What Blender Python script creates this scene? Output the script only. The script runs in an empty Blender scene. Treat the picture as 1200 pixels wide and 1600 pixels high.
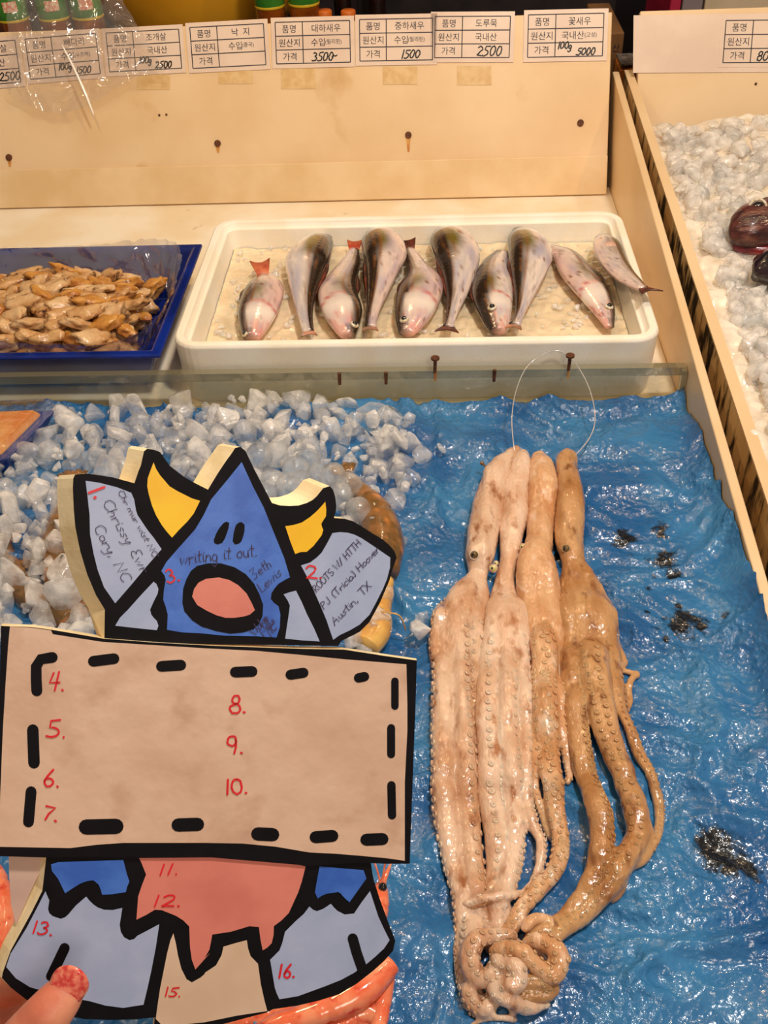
import bpy, bmesh, math, random
from mathutils import Vector, Matrix, Quaternion, noise
from mathutils.geometry import tessellate_polygon
SC = bpy.context.scene
COL = SC.collection
random.seed(7)

# ------------------------------------------------------------------ camera, light, exposure
FPX = 1550.0
CAM = Vector((0, 0, .75))
def cam_axes(pitch, yaw, roll):
    p, y, r = (math.radians(v) for v in (pitch, yaw, roll))
    f = Vector((-math.sin(y)*math.cos(p), math.cos(y)*math.cos(p), -math.sin(p)))
    ri = Vector((math.cos(y), math.sin(y), 0)); up = ri.cross(f)
    R = ri*math.cos(r) + up*math.sin(r)
    return R, R.cross(f), f
CR, CU, CF = cam_axes(41, 4, -3)
cd = bpy.data.cameras.new('camera'); cam = bpy.data.objects.new('camera', cd); COL.objects.link(cam)
cd.sensor_fit = 'AUTO'; cd.sensor_width = 36; cd.lens = 36*FPX/1600; cd.clip_start = .02
cam.matrix_world = Matrix(((CR.x, CU.x, -CF.x, CAM.x), (CR.y, CU.y, -CF.y, CAM.y), (CR.z, CU.z, -CF.z, CAM.z), (0, 0, 0, 1)))
SC.camera = cam

W = bpy.data.worlds.new('market_hall_light'); SC.world = W; W.use_nodes = True
bg = W.node_tree.nodes['Background']; bg.inputs[0].default_value = (1, .80, .62, 1); bg.inputs[1].default_value = .21
def lamp(name, kind, loc, energy, color, size, target=None):
    l = bpy.data.lights.new(name, kind); l.energy = energy; l.color = color
    if kind == 'AREA': l.size = size
    else: l.shadow_soft_size = size
    o = bpy.data.objects.new(name, l); COL.objects.link(o); o.location = loc
    if target is not None:
        o.rotation_euler = (Vector(target) - Vector(loc)).to_track_quat('-Z', 'Y').to_euler()
    return o
WARM = (1, .69, .38)
for nm, loc, e in (('unseen_bulb', (-.55, 1.2, 1.2), 10), ('unseen_bulb', (.12, 1.25, 1.2), 8.5), ('unseen_bulb', (.8, 1.2, 1.2), 10), ('unseen_bulb', (-.3, 2.1, 1.5), 7)):  # the last one is an unseen fill added to brighten basin and jars
    lamp(nm, 'POINT', loc, e, WARM, .03)
lamp('ceiling_tube', 'AREA', (.45, .5, 1.9), 19, (1, .93, .84), .16, (.1, .7, 0))
lamp('front_fill', 'AREA', (.6, -1.0, 1.7), 9, (1, .80, .64), .5, (0, .5, .3))  # unseen fill light added behind the camera for the cut-out's face
vs = SC.view_settings; vs.view_transform = 'Standard'; vs.look = 'None'; vs.gamma = 1; vs.use_curve_mapping = False
vs.exposure = 0.14
cy = SC.cycles
cy.transparent_max_bounces = 48; cy.max_bounces = 16; cy.diffuse_bounces = 6; cy.transmission_bounces = 12; cy.glossy_bounces = 6

# ------------------------------------------------------------------ helpers
def ray(px, py): return CF + CR*((px-600)/FPX) - CU*((py-800)/FPX)
def at(px, py, axis, val):                    # the point on a plane of the place
    v = ray(px, py); i = 'xyz'.index(axis)
    return CAM + v*((val - CAM[i])/v[i])
def pd(px, py, d): return CAM + ray(px, py)*d
def perp(d):
    a = Vector((0, 0, 1)) if abs(d.z) < .9 else Vector((1, 0, 0))
    s = d.cross(a).normalized(); return s, s.cross(d).normalized()

def lin(c):                                    # sRGB 0..255 -> linear
    f = lambda v: (v/255/12.92 if v/255 <= .04045 else ((v/255+.055)/1.055)**2.4)
    return (f(c[0]), f(c[1]), f(c[2]), 1)

def pmat(name, c1, c2=None, scale=20, rough=.5, bump=0, bscale=200, spec=.5, coat=0, sss=0, attr=None, metal=0, trans=0, ior=1.45, lo=.4, hi=.62, c3=None, scale3=60, emit=None, bdist=.001, stretch=None, kind='NOISE', lo3=.55, hi3=.7):
    m = bpy.data.materials.new(name); m.use_nodes = True; nt = m.node_tree; N = nt.nodes; L = nt.links
    b = N['Principled BSDF']
    I = b.inputs
    I['Roughness'].default_value = rough; I['Specular IOR Level'].default_value = spec
    I['Coat Weight'].default_value = coat; I['Coat Roughness'].default_value = .05; I['Metallic'].default_value = metal
    I['Transmission Weight'].default_value = trans; I['IOR'].default_value = ior
    if sss:
        I['Subsurface Weight'].default_value = sss; I['Subsurface Radius'].default_value = (1, .5, .3); I['Subsurface Scale'].default_value = .006
    tc = N.new('ShaderNodeTexCoord'); src = tc.outputs['Object']
    if stretch:
        mp = N.new('ShaderNodeMapping'); mp.inputs['Scale'].default_value = stretch; L.new(src, mp.inputs[0]); src = mp.outputs[0]
    out = None
    if attr:
        a = N.new('ShaderNodeVertexColor'); a.layer_name = attr; out = a.outputs[0]
    def blend(base, c, sc, l, h):
        n = N.new('ShaderNodeTexNoise'); n.inputs['Scale'].default_value = sc; n.inputs['Detail'].default_value = 5; L.new(src, n.inputs[0])
        r = N.new('ShaderNodeMapRange'); r.inputs[1].default_value = l; r.inputs[2].default_value = h; L.new(n.outputs[0], r.inputs[0])
        x = N.new('ShaderNodeMix'); x.data_type = 'RGBA'; L.new(r.outputs[0], x.inputs[0])
        if isinstance(base, tuple): x.inputs[6].default_value = base
        else: L.new(base, x.inputs[6])
        x.inputs[7].default_value = c
        return x.outputs[2]
    base = out if out is not None else lin(c1)
    if c2: base = blend(base, lin(c2), scale, lo, hi)
    if c3: base = blend(base, lin(c3), scale3, lo3, hi3)
    if isinstance(base, tuple): I['Base Color'].default_value = base
    else: L.new(base, I['Base Color'])
    if bump:
        n = N.new('ShaderNodeTexNoise' if kind == 'NOISE' else 'ShaderNodeTexVoronoi'); n.inputs['Scale'].default_value = bscale
        if kind == 'NOISE': n.inputs['Detail'].default_value = 3
        L.new(src, n.inputs[0])
        bn = N.new('ShaderNodeBump'); bn.inputs['Strength'].default_value = bump; bn.inputs['Distance'].default_value = bdist
        L.new(n.outputs[0], bn.inputs['Height']); L.new(bn.outputs[0], I['Normal'])
        if coat: L.new(bn.outputs[0], I['Coat Normal'])
    return m

def film_mat(name, tint=(.97, .95, .93), gloss=.14, rough=.08, haze=.04, hazecol=(.9, .85, .8), bump=.5, bscale=60):
    m = bpy.data.materials.new(name); m.use_nodes = True; nt = m.node_tree; N = nt.nodes; L = nt.links
    N.remove(N['Principled BSDF']); out = N['Material Output']
    t = N.new('ShaderNodeBsdfTransparent'); t.inputs[0].default_value = (*tint, 1)
    g = N.new('ShaderNodeBsdfGlossy'); g.inputs['Roughness'].default_value = rough; g.inputs[0].default_value = (1, 1, 1, 1)
    d = N.new('ShaderNodeBsdfDiffuse'); d.inputs[0].default_value = (*hazecol, 1)
    fr = N.new('ShaderNodeLayerWeight'); fr.inputs[0].default_value = .25
    mr = N.new('ShaderNodeMapRange'); mr.inputs[3].default_value = gloss*.5; mr.inputs[4].default_value = min(1, gloss*4); L.new(fr.outputs['Facing'], mr.inputs[0])
    a = N.new('ShaderNodeMixShader'); a.inputs[0].default_value = haze; L.new(t.outputs[0], a.inputs[1]); L.new(d.outputs[0], a.inputs[2])
    b = N.new('ShaderNodeMixShader'); L.new(mr.outputs[0], b.inputs[0]); L.new(a.outputs[0], b.inputs[1]); L.new(g.outputs[0], b.inputs[2])
    if bump:
        tc = N.new('ShaderNodeTexCoord'); n = N.new('ShaderNodeTexNoise'); n.inputs['Scale'].default_value = bscale; L.new(tc.outputs['Object'], n.inputs[0])
        bn = N.new('ShaderNodeBump'); bn.inputs['Strength'].default_value = bump; bn.inputs['Distance'].default_value = .004
        L.new(n.outputs[0], bn.inputs['Height']); L.new(bn.outputs[0], g.inputs['Normal']); L.new(bn.outputs[0], fr.inputs['Normal'])
    L.new(b.outputs[0], out.inputs[0])
    return m

def ice_mat(name, white=.35, hi=.75, clear=.72, bscale=110, col=(.96, .96, .95), rough=.03, nscale=55):
    """clear ice with milky flaws: see-through + refraction + white scatter, glossy skin"""
    m = bpy.data.materials.new(name); m.use_nodes = True; nt = m.node_tree; N = nt.nodes; L = nt.links
    N.remove(N['Principled BSDF']); out = N['Material Output']
    tc = N.new('ShaderNodeNewGeometry'); n2 = N.new('ShaderNodeTexNoise'); n2.inputs['Scale'].default_value = bscale; L.new(tc.outputs['Position'], n2.inputs[0])
    bn = N.new('ShaderNodeBump'); n2.inputs['Detail'].default_value = 3; bn.inputs['Strength'].default_value = .5; bn.inputs['Distance'].default_value = .004; L.new(n2.outputs[0], bn.inputs['Height'])
    t = N.new('ShaderNodeBsdfTransparent'); t.inputs[0].default_value = (.97, .98, .99, 1)
    r = N.new('ShaderNodeBsdfRefraction'); r.inputs['IOR'].default_value = 1.18; r.inputs['Roughness'].default_value = .06; L.new(bn.outputs[0], r.inputs['Normal'])
    a = N.new('ShaderNodeMixShader'); a.inputs[0].default_value = clear; L.new(r.outputs[0], a.inputs[1]); L.new(t.outputs[0], a.inputs[2])
    d = N.new('ShaderNodeBsdfDiffuse'); d.inputs[0].default_value = (*col, 1); L.new(bn.outputs[0], d.inputs['Normal'])
    w = d
    n = N.new('ShaderNodeTexNoise'); n.inputs['Scale'].default_value = nscale; n.inputs['Detail'].default_value = 5; L.new(tc.outputs['Position'], n.inputs[0])
    mr = N.new('ShaderNodeMapRange'); mr.inputs[1].default_value = .35; mr.inputs[2].default_value = .68; mr.inputs[3].default_value = white; mr.inputs[4].default_value = hi; L.new(n.outputs[0], mr.inputs[0])
    c = N.new('ShaderNodeMixShader'); L.new(mr.outputs[0], c.inputs[0]); L.new(a.outputs[0], c.inputs[1]); L.new(w.outputs[0], c.inputs[2])
    g = N.new('ShaderNodeBsdfGlossy'); g.inputs['Roughness'].default_value = rough+.1; g.inputs[0].default_value = (1, 1, 1, 1); L.new(bn.outputs[0], g.inputs['Normal'])
    fr = N.new('ShaderNodeFresnel'); fr.inputs[0].default_value = 1.42; L.new(bn.outputs[0], fr.inputs['Normal'])
    ge = N.new('ShaderNodeNewGeometry'); iv = N.new('ShaderNodeMath'); iv.operation = 'SUBTRACT'; iv.inputs[0].default_value = 1; L.new(ge.outputs['Backfacing'], iv.inputs[1])
    fm = N.new('ShaderNodeMath'); fm.operation = 'MULTIPLY'; L.new(fr.outputs[0], fm.inputs[0]); L.new(iv.outputs[0], fm.inputs[1])
    e = N.new('ShaderNodeMixShader'); L.new(fm.outputs[0], e.inputs[0]); L.new(c.outputs[0], e.inputs[1]); L.new(g.outputs[0], e.inputs[2])
    L.new(e.outputs[0], out.inputs[0])
    return m

def link(name, me, mats, parent=None, smooth=False):
    for m in (mats if isinstance(mats, (list, tuple)) else [mats]): me.materials.append(m)
    o = bpy.data.objects.new(name, me); COL.objects.link(o)
    if parent is not None: o.parent = parent
    if smooth:
        for p in me.polygons: p.use_smooth = True
    return o
def tag(o, label=None, cat=None, group=None, kind=None):
    if label: o['label'] = label
    if cat: o['category'] = cat
    if group: o['group'] = group
    if kind: o['kind'] = kind
    return o
def empty(name, loc=(0, 0, 0), label=None, cat=None, group=None):
    o = bpy.data.objects.new(name, None); COL.objects.link(o); o.location = loc; o.empty_display_size = .02
    return tag(o, label, cat, group)
def rebase(o, children=True):
    """put the origin of a thing at its middle base, world geometry kept"""
    return o

class MB:
    """collects verts, faces, material index and colours, links them as ONE mesh object"""
    def __init__(s): s.v = []; s.f = []; s.mi = []; s.c = []
    def add(s, v, f, mi=0, c=None):
        k = len(s.v); s.v += [tuple(p) for p in v]; s.f += [tuple(i+k for i in q) for q in f]; s.mi += [mi]*len(f)
        s.c += list(c) if c is not None else [(1, 1, 1, 1)]*len(v)
        return s
    def box(s, a, b, mi=0):
        x0, y0, z0 = a; x1, y1, z1 = b
        return s.hexa([(x0, y0, z0), (x1, y0, z0), (x1, y1, z0), (x0, y1, z0)], [(x0, y0, z1), (x1, y0, z1), (x1, y1, z1), (x0, y1, z1)], mi)
    def hexa(s, lo, hi, mi=0):
        return s.add(list(lo)+list(hi), [(3, 2, 1, 0), (4, 5, 6, 7), (0, 1, 5, 4), (1, 2, 6, 5), (2, 3, 7, 6), (3, 0, 4, 7)], mi)
    def poly(s, pts, mi=0):
        t = tessellate_polygon([[Vector(p) for p in pts]])
        return s.add(pts, t, mi)
    def tube(s, pts, rad, n=10, mi=0, flat=1.0, up=None, cap=True, c=None):
        pts = [Vector(p) for p in pts]; m = len(pts)
        if not isinstance(rad, (list, tuple)): rad = [rad]*m
        v = []; prev = None; cols = []
        for i, p in enumerate(pts):
            d = (pts[min(i+1, m-1)] - pts[max(i-1, 0)]).normalized()
            if up is not None:
                sd = d.cross(up).normalized(); u = sd.cross(d).normalized()
            elif prev is None: sd, u = perp(d)
            else:
                sd = (prev - d*prev.dot(d)).normalized(); u = sd.cross(d).normalized()
            prev = sd
            fl = flat[i] if isinstance(flat, (list, tuple)) else flat
            for k in range(n):
                a = 2*math.pi*k/n
                v.append(p + sd*(math.cos(a)*rad[i]) + u*(math.sin(a)*rad[i]*fl))
                if c is not None: cols.append(c(i/(m-1), a))
        f = [(i*n+k, i*n+(k+1) % n, (i+1)*n+(k+1) % n, (i+1)*n+k) for i in range(m-1) for k in range(n)]
        if cap: f += [tuple(range(n-1, -1, -1)), tuple((m-1)*n+k for k in range(n))]
        return s.add(v, f, mi, cols if c is not None else None)
    def ball(s, ce, r, seg=10, rings=7, mi=0, M=None):
        ce = Vector(ce); r = Vector(r) if not isinstance(r, (int, float)) else Vector((r, r, r)); v = []; f = []
        for i in range(rings+1):
            t = math.pi*i/rings
            for k in range(seg):
                a = 2*math.pi*k/seg
                q = Vector((r.x*math.sin(t)*math.cos(a), r.y*math.sin(t)*math.sin(a), r.z*math.cos(t)))
                v.append(ce + (M @ q if M is not None else q))
        for i in range(rings):
            for k in range(seg): f.append((i*seg+k, (i+1)*seg+k, (i+1)*seg+(k+1) % seg, i*seg+(k+1) % seg))
        return s.add(v, f, mi)
    def lathe(s, prof, ce, n=24, mi=0):
        ce = Vector(ce); v = [ce + Vector((r*math.cos(2*math.pi*k/n), r*math.sin(2*math.pi*k/n), z)) for r, z in prof for k in range(n)]
        f = [(i*n+k, i*n+(k+1) % n, (i+1)*n+(k+1) % n, (i+1)*n+k) for i in range(len(prof)-1) for k in range(n)]
        return s.add(v, f, mi)
    def torus(s, ce, ax, R, r, n=10, m=6, mi=0):
        ax = Vector(ax).normalized(); a, b = perp(ax); ce = Vector(ce); v = []
        for i in range(n):
            t = 2*math.pi*i/n; d = a*math.cos(t)+b*math.sin(t)
            for j in range(m):
                p = 2*math.pi*j/m; v.append(ce + d*(R + r*math.cos(p)) + ax*(r*math.sin(p)))
        f = [(i*m+j, i*m+(j+1) % m, ((i+1) % n)*m+(j+1) % m, ((i+1) % n)*m+j) for i in range(n) for j in range(m)]
        return s.add(v, f, mi)
    def mesh(s, name, colors=False, fix=True):
        me = bpy.data.meshes.new(name); me.from_pydata(s.v, [], s.f)
        me.polygons.foreach_set('material_index', s.mi)
        if colors:
            a = me.color_attributes.new('Col', 'FLOAT_COLOR', 'POINT'); a.data.foreach_set('color', [x for c in s.c for x in c])
        if fix:
            bm = bmesh.new(); bm.from_mesh(me); bmesh.ops.recalc_face_normals(bm, faces=bm.faces); bm.to_mesh(me); bm.free()
        me.update(); return me
    def build(s, name, mats, parent=None, smooth=False, colors=False, bevel=0, fix=True):
        o = link(name, s.mesh(name, colors, fix), mats, parent, smooth)
        if bevel:
            b = o.modifiers.new('bevel', 'BEVEL'); b.width = bevel; b.segments = 3; b.limit_method = 'ANGLE'
        return o

def baked(o):
    """apply an object's modifiers"""
    dg = bpy.context.evaluated_depsgraph_get(); me = bpy.data.meshes.new_from_object(o.evaluated_get(dg))
    o.modifiers.clear(); o.data = me; return o
def spline(P, n):
    """Catmull-Rom through tuples/vectors, n samples"""
    P = [Vector(p) for p in P]; m = len(P); out = []
    for j in range(n):
        t = j/(n-1)*(m-1); i = min(int(t), m-2); u = t-i
        a, b, c, d = P[max(i-1, 0)], P[i], P[i+1], P[min(i+2, m-1)]
        out.append(.5*((2*b) + (c-a)*u + (2*a-5*b+4*c-d)*u*u + (3*b-a-3*c+d)*u**3))
    return out
def lerp(a, b, t): return a+(b-a)*t
def interp(xs, ys, x):
    if x <= xs[0]: return ys[0]
    for i in range(len(xs)-1):
        if x <= xs[i+1]: return lerp(ys[i], ys[i+1], (x-xs[i])/(xs[i+1]-xs[i]))
    return ys[-1]
def inside(p, poly):
    c = False; j = len(poly)-1
    for i in range(len(poly)):
        a, b = poly[i], poly[j]
        if (a[1] > p[1]) != (b[1] > p[1]) and p[0] < (b[0]-a[0])*(p[1]-a[1])/(b[1]-a[1])+a[0]: c = not c
        j = i
    return c
def sc(u0, v0, k, pts): return [(u0+x/k, v0+y/k) for x, y in pts]

# ------------------------------------------------------------------ materials
M = {}
M['cream'] = pmat('cream_board', (232, 204, 164), (224, 192, 148), 6, .38, .05, 120, c3=(205, 165, 110), scale3=9, lo3=.66, hi3=.8)
M['bed'] = pmat('worn_white_bed', (248, 240, 222), (240, 222, 190), 8, .35, .1, 60, c3=(190, 140, 90), scale3=30, lo3=.68, hi3=.78)
M['mould'] = pmat('mouldy_board', (226, 200, 150), (196, 160, 105), 9, .6, .1, 90, c3=(34, 28, 18), scale3=48, stretch=(1, 1, .3), lo3=.49, hi3=.6)
M['strip'] = pmat('cream_strip', (232, 204, 162), (222, 190, 142), 12, .4)
M['tape'] = pmat('old_tape', (214, 178, 124), (226, 196, 146), 60, .3)
M['rust'] = pmat('rust', (62, 34, 18), (110, 60, 24), 300, .7, .3, 500)
M['ruststain'] = pmat('rust_stain', (214, 158, 82), (190, 120, 50), 60, .5)
M['black'] = pmat('black_marker', (8, 6, 10), (15, 11, 17), 90, .6, spec=.2)
M['print'] = pmat('print_ink', (44, 40, 52), None, rough=.6)
M['pen'] = pmat('pen_ink', (14, 14, 18), None, rough=.5)
M['paper'] = pmat('laminated_paper', (228, 208, 192), (220, 198, 182), 14, .3)
M['foam'] = pmat('styrofoam', (252, 246, 234), (246, 236, 216), 14, .55, .25, 260, sss=.15)
M['navy'] = pmat('blue_plastic', (16, 44, 140), (10, 30, 104), 12, .16, .05, 40, coat=.4)
M['skin'] = pmat('skin', (226, 150, 118), (206, 118, 92), 60, .42, .25, 700, sss=.25, bdist=.0004)
M['nail'] = pmat('red_glitter_polish', (212, 62, 58), (244, 140, 112), 320, .15, .2, 900, coat=.8, bdist=.0003)
M['shrimp'] = pmat('pink_shrimp', (236, 112, 74), (244, 150, 110), 60, .14, .25, 160, coat=.5, sss=.25, c3=(214, 70, 48), scale3=110)
M['prawn'] = pmat('brown_prawn', (150, 104, 58), (104, 78, 44), 60, .2, .3, 160, coat=.4, sss=.2, c3=(206, 132, 66), scale3=50)
M['yprawn'] = pmat('yellow_prawn', (232, 188, 104), (214, 160, 84), 40, .2, .3, 160, coat=.4, sss=.3)
M['fish'] = pmat('fish_skin', (200, 190, 180), None, rough=.2, bump=.3, bscale=160, coat=.6, attr='Col', spec=.8, bdist=.0014, metal=.12)
M['fin'] = pmat('fin', (190, 130, 100), (140, 100, 76), 60, .3, .3, 300)
M['pfin'] = pmat('pale_fin', (216, 180, 160), (190, 140, 120), 60, .3, .3, 300)
M['tailfin'] = pmat('orange_tail_fin', (210, 120, 84), (180, 70, 50), 70, .3, .3, 300)
M['darkfin'] = pmat('dark_tail_fin', (74, 44, 34), (120, 60, 44), 70, .3, .3, 300)
M['eyew'] = pmat('eye_ring', (226, 220, 206), (190, 170, 130), 300, .1)
M['eyeb'] = pmat('pupil', (12, 12, 14), None, rough=.05, coat=1)
M['oeye'] = pmat('octopus_eye', (120, 92, 40), (60, 46, 24), 400, .1, coat=1)
M['oeyep'] = pmat('pale_octopus_eye', (226, 222, 160), (206, 190, 120), 200, .15, coat=.8)
M['clam'] = pmat('clam_meat', (206, 164, 112), (176, 122, 70), 45, .22, .5, 140, coat=.3, sss=.15, c3=(92, 52, 24), scale3=75, lo3=.6, hi3=.7, bdist=.003)
M['clam2'] = pmat('pale_clam_meat', (220, 184, 138), (194, 148, 98), 45, .22, .5, 140, coat=.3, sss=.15, c3=(110, 70, 36), scale3=75, lo3=.63, hi3=.72, bdist=.003)
M['clam3'] = pmat('orange_clam_meat', (206, 148, 70), (170, 106, 44), 45, .22, .5, 140, coat=.3, sss=.15, c3=(84, 44, 20), scale3=75, lo3=.62, hi3=.72, bdist=.003)
M['film'] = film_mat('clear_film')
M['film2'] = film_mat('crumpled_film', gloss=.34, rough=.09, haze=.16, hazecol=(.62, .6, .7), bscale=45, bump=.8)
M['pane'] = film_mat('acrylic', tint=(.93, .92, .84), gloss=.10, rough=.03, haze=.05, hazecol=(.7, .65, .5), bump=0)
M['paneedge'] = film_mat('acrylic_edge', tint=(.72, .70, .56), gloss=.16, rough=.08, haze=.34, hazecol=(.40, .36, .24), bump=0)
M['line'] = film_mat('fishing_line', tint=(.8, .8, .8), gloss=.5, rough=.1, haze=.5, hazecol=(.95, .9, .85), bump=0)
M['ice'] = ice_mat('clear_ice', .08, .36, .8, col=(.97, .94, .91))
M['ice2'] = ice_mat('cloudy_ice', .22, .66, .8, col=(.97, .93, .89))
M['boxice'] = pmat('box_ice', (240, 222, 190), (226, 206, 172), 30, .12, .4, 120, coat=.6, sss=.4, bdist=.002)
M['icebed'] = pmat('crushed_ice', (244, 234, 220), (224, 210, 190), 30, .18, .5, 120, coat=.6, sss=.4, bdist=.003)
M['iceclear'] = ice_mat('clear_ice_lump', .08, .32, .6)
M['dark'] = pmat('dark_hall', (30, 24, 34), (46, 36, 40), 3, .8)
M['conc'] = pmat('concrete', (92, 88, 84), (74, 70, 66), 6, .8, .2, 50)

# ------------------------------------------------------------------ room and stalls
tag(MB().box((-3, -2, -.9), (4, 4.2, -.85)).build('floor', M['conc']), kind='structure')
tag(MB().box((-3, 4.1, -.85), (4, 4.2, 2.6)).build('wall_back', M['dark']), kind='structure')

BZ = .02
LEAN = (1.847-1.718)/(.271-.02)
def bb(px, py, off=0.0):
    """point on the leaning back board (off = in front of it)"""
    n = Vector((0, -1, LEAN)).normalized(); p0 = Vector((0, 1.718, .02)) + n*off
    v = ray(px, py); return CAM + v*((p0-CAM).dot(n)/v.dot(n))
BN = Vector((0, -1, LEAN)).normalized(); BU = Vector((0, LEAN, 1)).normalized()
def topz(y): return .171 + .1153*(y-1.807)

stall = empty('fish_stall', (-.1, 1, -.85), 'long cream fish stall bed with leaning back board and right side board', 'stall')
def world_child(o, par):
    o.parent = par
    if par.type == 'EMPTY': o.matrix_parent_inverse = Matrix.Translation(-Vector(par.location))
    return o
def wc(mb, name, mats, par, **k): return world_child(mb.build(name, mats, None, **k), par)
wc(MB().box((-1.1, .1, -.85), (.3135, 1.74, -.001)), 'counter_bed', M['bed'], stall)
# back shelf is a slightly higher white sheet
wc(MB().box((-1.1, 1.074, -.0005), (.3135, 1.74, .004)), 'bed_sheet', M['bed'], stall)
def slab(x0, x1, z0, z1, th, front=0.0):
    def P(x, z, o): return Vector((x, 1.718+(z-.02)*LEAN, z)) + BN*o
    return [P(x0, z0, front), P(x1, z0, front), P(x1, z0, front-th), P(x0, z0, front-th)], [P(x0, z1, front), P(x1, z1, front), P(x1, z1, front-th), P(x0, z1, front-th)]
wc(MB().hexa(*slab(-1.1, .305, .0, .268, .014)), 'back_board', M['cream'], stall, bevel=.002)
wc(MB().hexa(*slab(-1.1, .3045, .004, .062, .006, .0065)), 'base_strip', M['strip'], stall, bevel=.0015)
for q in ((14, 246), (340, 224), (638, 211), (907, 192)):
    p = bb(*q, .001)
    hole = wc(MB().tube([p-BN*.004, p+BN*.0015], .0058, 12), 'screw_hole', M['rust'], stall)
    if q[0] < 900:
        s = MB(); w0 = .004; L_ = .028 if q[0] == 638 else .016
        s.poly([p+Vector((-w0, 0, 0))-BU*.003-BN*.0003, p+Vector((w0, 0, 0))-BU*.003-BN*.0003, p+Vector((.0016, 0, 0))-BU*L_-BN*.0003, p+Vector((-.0016, 0, 0))-BU*L_-BN*.0003])
        wc(s, 'rust_stain', M['ruststain'], hole)
for q in ((249, 180), (260, 179)):
    p = bb(*q, .0005); wc(MB().tube([p-BN*.002, p+BN*.0008], .002, 8), 'nail_hole', M['rust'], stall)
for x, y, w, h in ((466, 122, 54, 34), (625, 118, 54, 28), (741, 118, 54, 30), (240, 128, 52, 24), (368, 118, 54, 26)):
    wc(MB().poly([bb(x-w/2, y-h/2, .0006), bb(x+w/2, y-h/2, .0006), bb(x+w/2, y+h/2, .0006), bb(x-w/2, y+h/2, .0006)]), 'tape_mark', M['tape'], stall)
# side board on the right, its top edge sloping down towards the front
def side(x0a, x0b, x1a, x1b, ya, yb, za, zb, zbot=-.85):
    return MB().hexa([(x0b, yb, zbot), (x1b, yb, zbot), (x1a, ya, zbot), (x0a, ya, zbot)], [(x0b, yb, zb), (x1b, yb, zb), (x1a, ya, za), (x0a, ya, za)])
wc(side(.314, .314, .3255, .3255, 1.835, .1, topz(1.835), topz(.1)), 'side_board', M['cream'], stall, bevel=.002)

stall2 = empty('fish_stall', (.8, 1, -.85), 'neighbouring cream fish stall on the right, filled with ice, mouldy left side', 'stall')
m_ = side(.335, .357, .348, .370, 1.835, .1, topz(1.835), topz(.1)); m_.mi[3] = 1
wc(m_, 'side_board', [M['mould'], M['cream']], stall2, bevel=.002)
wc(MB().hexa([(.3345+.0135, 1.80, topz(1.80)-.012), (.3485, 1.80, topz(1.80)-.012), (.3485, 1.80, topz(1.8)-.012), (.348, 1.8, topz(1.8)-.012)], [(.3345, 1.835, topz(1.835)+.0015), (.3485, 1.835, topz(1.835)+.0015), (.3485, 1.83, topz(1.83)+.0015), (.3345, 1.83, topz(1.83)+.0015)]), 'corner_cap', M['cream'], stall2)
cap = MB().hexa([(.3565, .1, topz(.1)-.001), (.3705, .1, topz(.1)-.001), (.3485, 1.834, topz(1.834)-.001), (.3345, 1.834, topz(1.834)-.001)], [(.3565, .1, topz(.1)+.002), (.3705, .1, topz(.1)+.002), (.3485, 1.834, topz(1.834)+.002), (.3345, 1.834, topz(1.834)+.002)])
wc(cap, 'edge_strip', M['cream'], stall2)
wc(MB().box((.371, .1, -.85), (1.4, 1.74, -.001)), 'counter_bed', M['bed'], stall2)
wc(MB().hexa(*slab(.352, 1.4, .0, .268, .014)), 'back_board', M['cream'], stall2, bevel=.002)
wc(MB().poly([bb(990, 24, .0012), bb(1330, 18, .0012), bb(1335, 112, .0012), bb(989, 114, .0012)]), 'white_paper_band', M['paper'], stall2)
p = bb(1181, 131, .0008); wc(MB().tube([p-BN*.002, p+BN*.0008], .0022, 8), 'nail_hole', M['rust'], stall2)

# acrylic divider with rusty nails
pane = empty('acrylic_divider', (-.3, 1.07, 0), 'low clear acrylic divider between ice tray and foam box, rusty nails in its edge', 'divider')
wc(MB().box((-.9, 1.062, .001), (.3125, 1.072, .049)), 'pane', M['pane'], pane)
wc(MB().box((-.9, 1.0615, .049), (.3125, 1.0725, .0605)), 'top_edge', M['paneedge'], pane)
wc(MB().box((.3065, 1.054, .001), (.3125, 1.0612, .0595)), 'corner_strip', M['paneedge'], pane)
for q, hz in (((680, 560), .072), ((891, 556), .074), ((530, 583), .058), ((603, 582), .058), ((773, 578), .058)):
    a = at(q[0], q[1], 'y', 1.0595); a = Vector((a.x, 1.0595, a.z)); L_ = .021 if hz > .06 else .017
    nl = MB().tube([a, a-Vector((.0005, 0, L_))], [.0024, .002], 8)
    if hz > .06: nl.tube([a+Vector((0, 0, .0015)), a-Vector((0, 0, .001))], .0055, 12)
    nlo = wc(nl, 'nail', M['rust'], pane, smooth=False)
    if hz > .06:
        b = a-Vector((0, .0012, L_-.002))+Vector((0, .0034, 0)); b.y = 1.0612
        wc(MB().poly([b+Vector((-.0022, 0, .004)), b+Vector((.0022, 0, .004)), b+Vector((.0014, 0, -.016)), b+Vector((-.0014, 0, -.016))]), 'rust_stain', M['ruststain'], nlo)

# ------------------------------------------------------------------ price cards
TXT = {}
def text_mesh(s):
    if s not in TXT:
        c = bpy.data.curves.new('t', 'FONT'); c.body = s; c.size = 1; c.resolution_u = 2; o = bpy.data.objects.new('t', c); COL.objects.link(o)
        dg = bpy.context.evaluated_depsgraph_get(); me = bpy.data.meshes.new_from_object(o.evaluated_get(dg))
        V = [tuple(v.co) for v in me.vertices]; F = [tuple(p.vertices) for p in me.polygons]
        xs = [v[0] for v in V]; ys = [v[1] for v in V]
        TXT[s] = (V, F, min(xs), max(xs), min(ys), max(ys))
        bpy.data.objects.remove(o); bpy.data.meshes.remove(me)
    return TXT[s]

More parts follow.
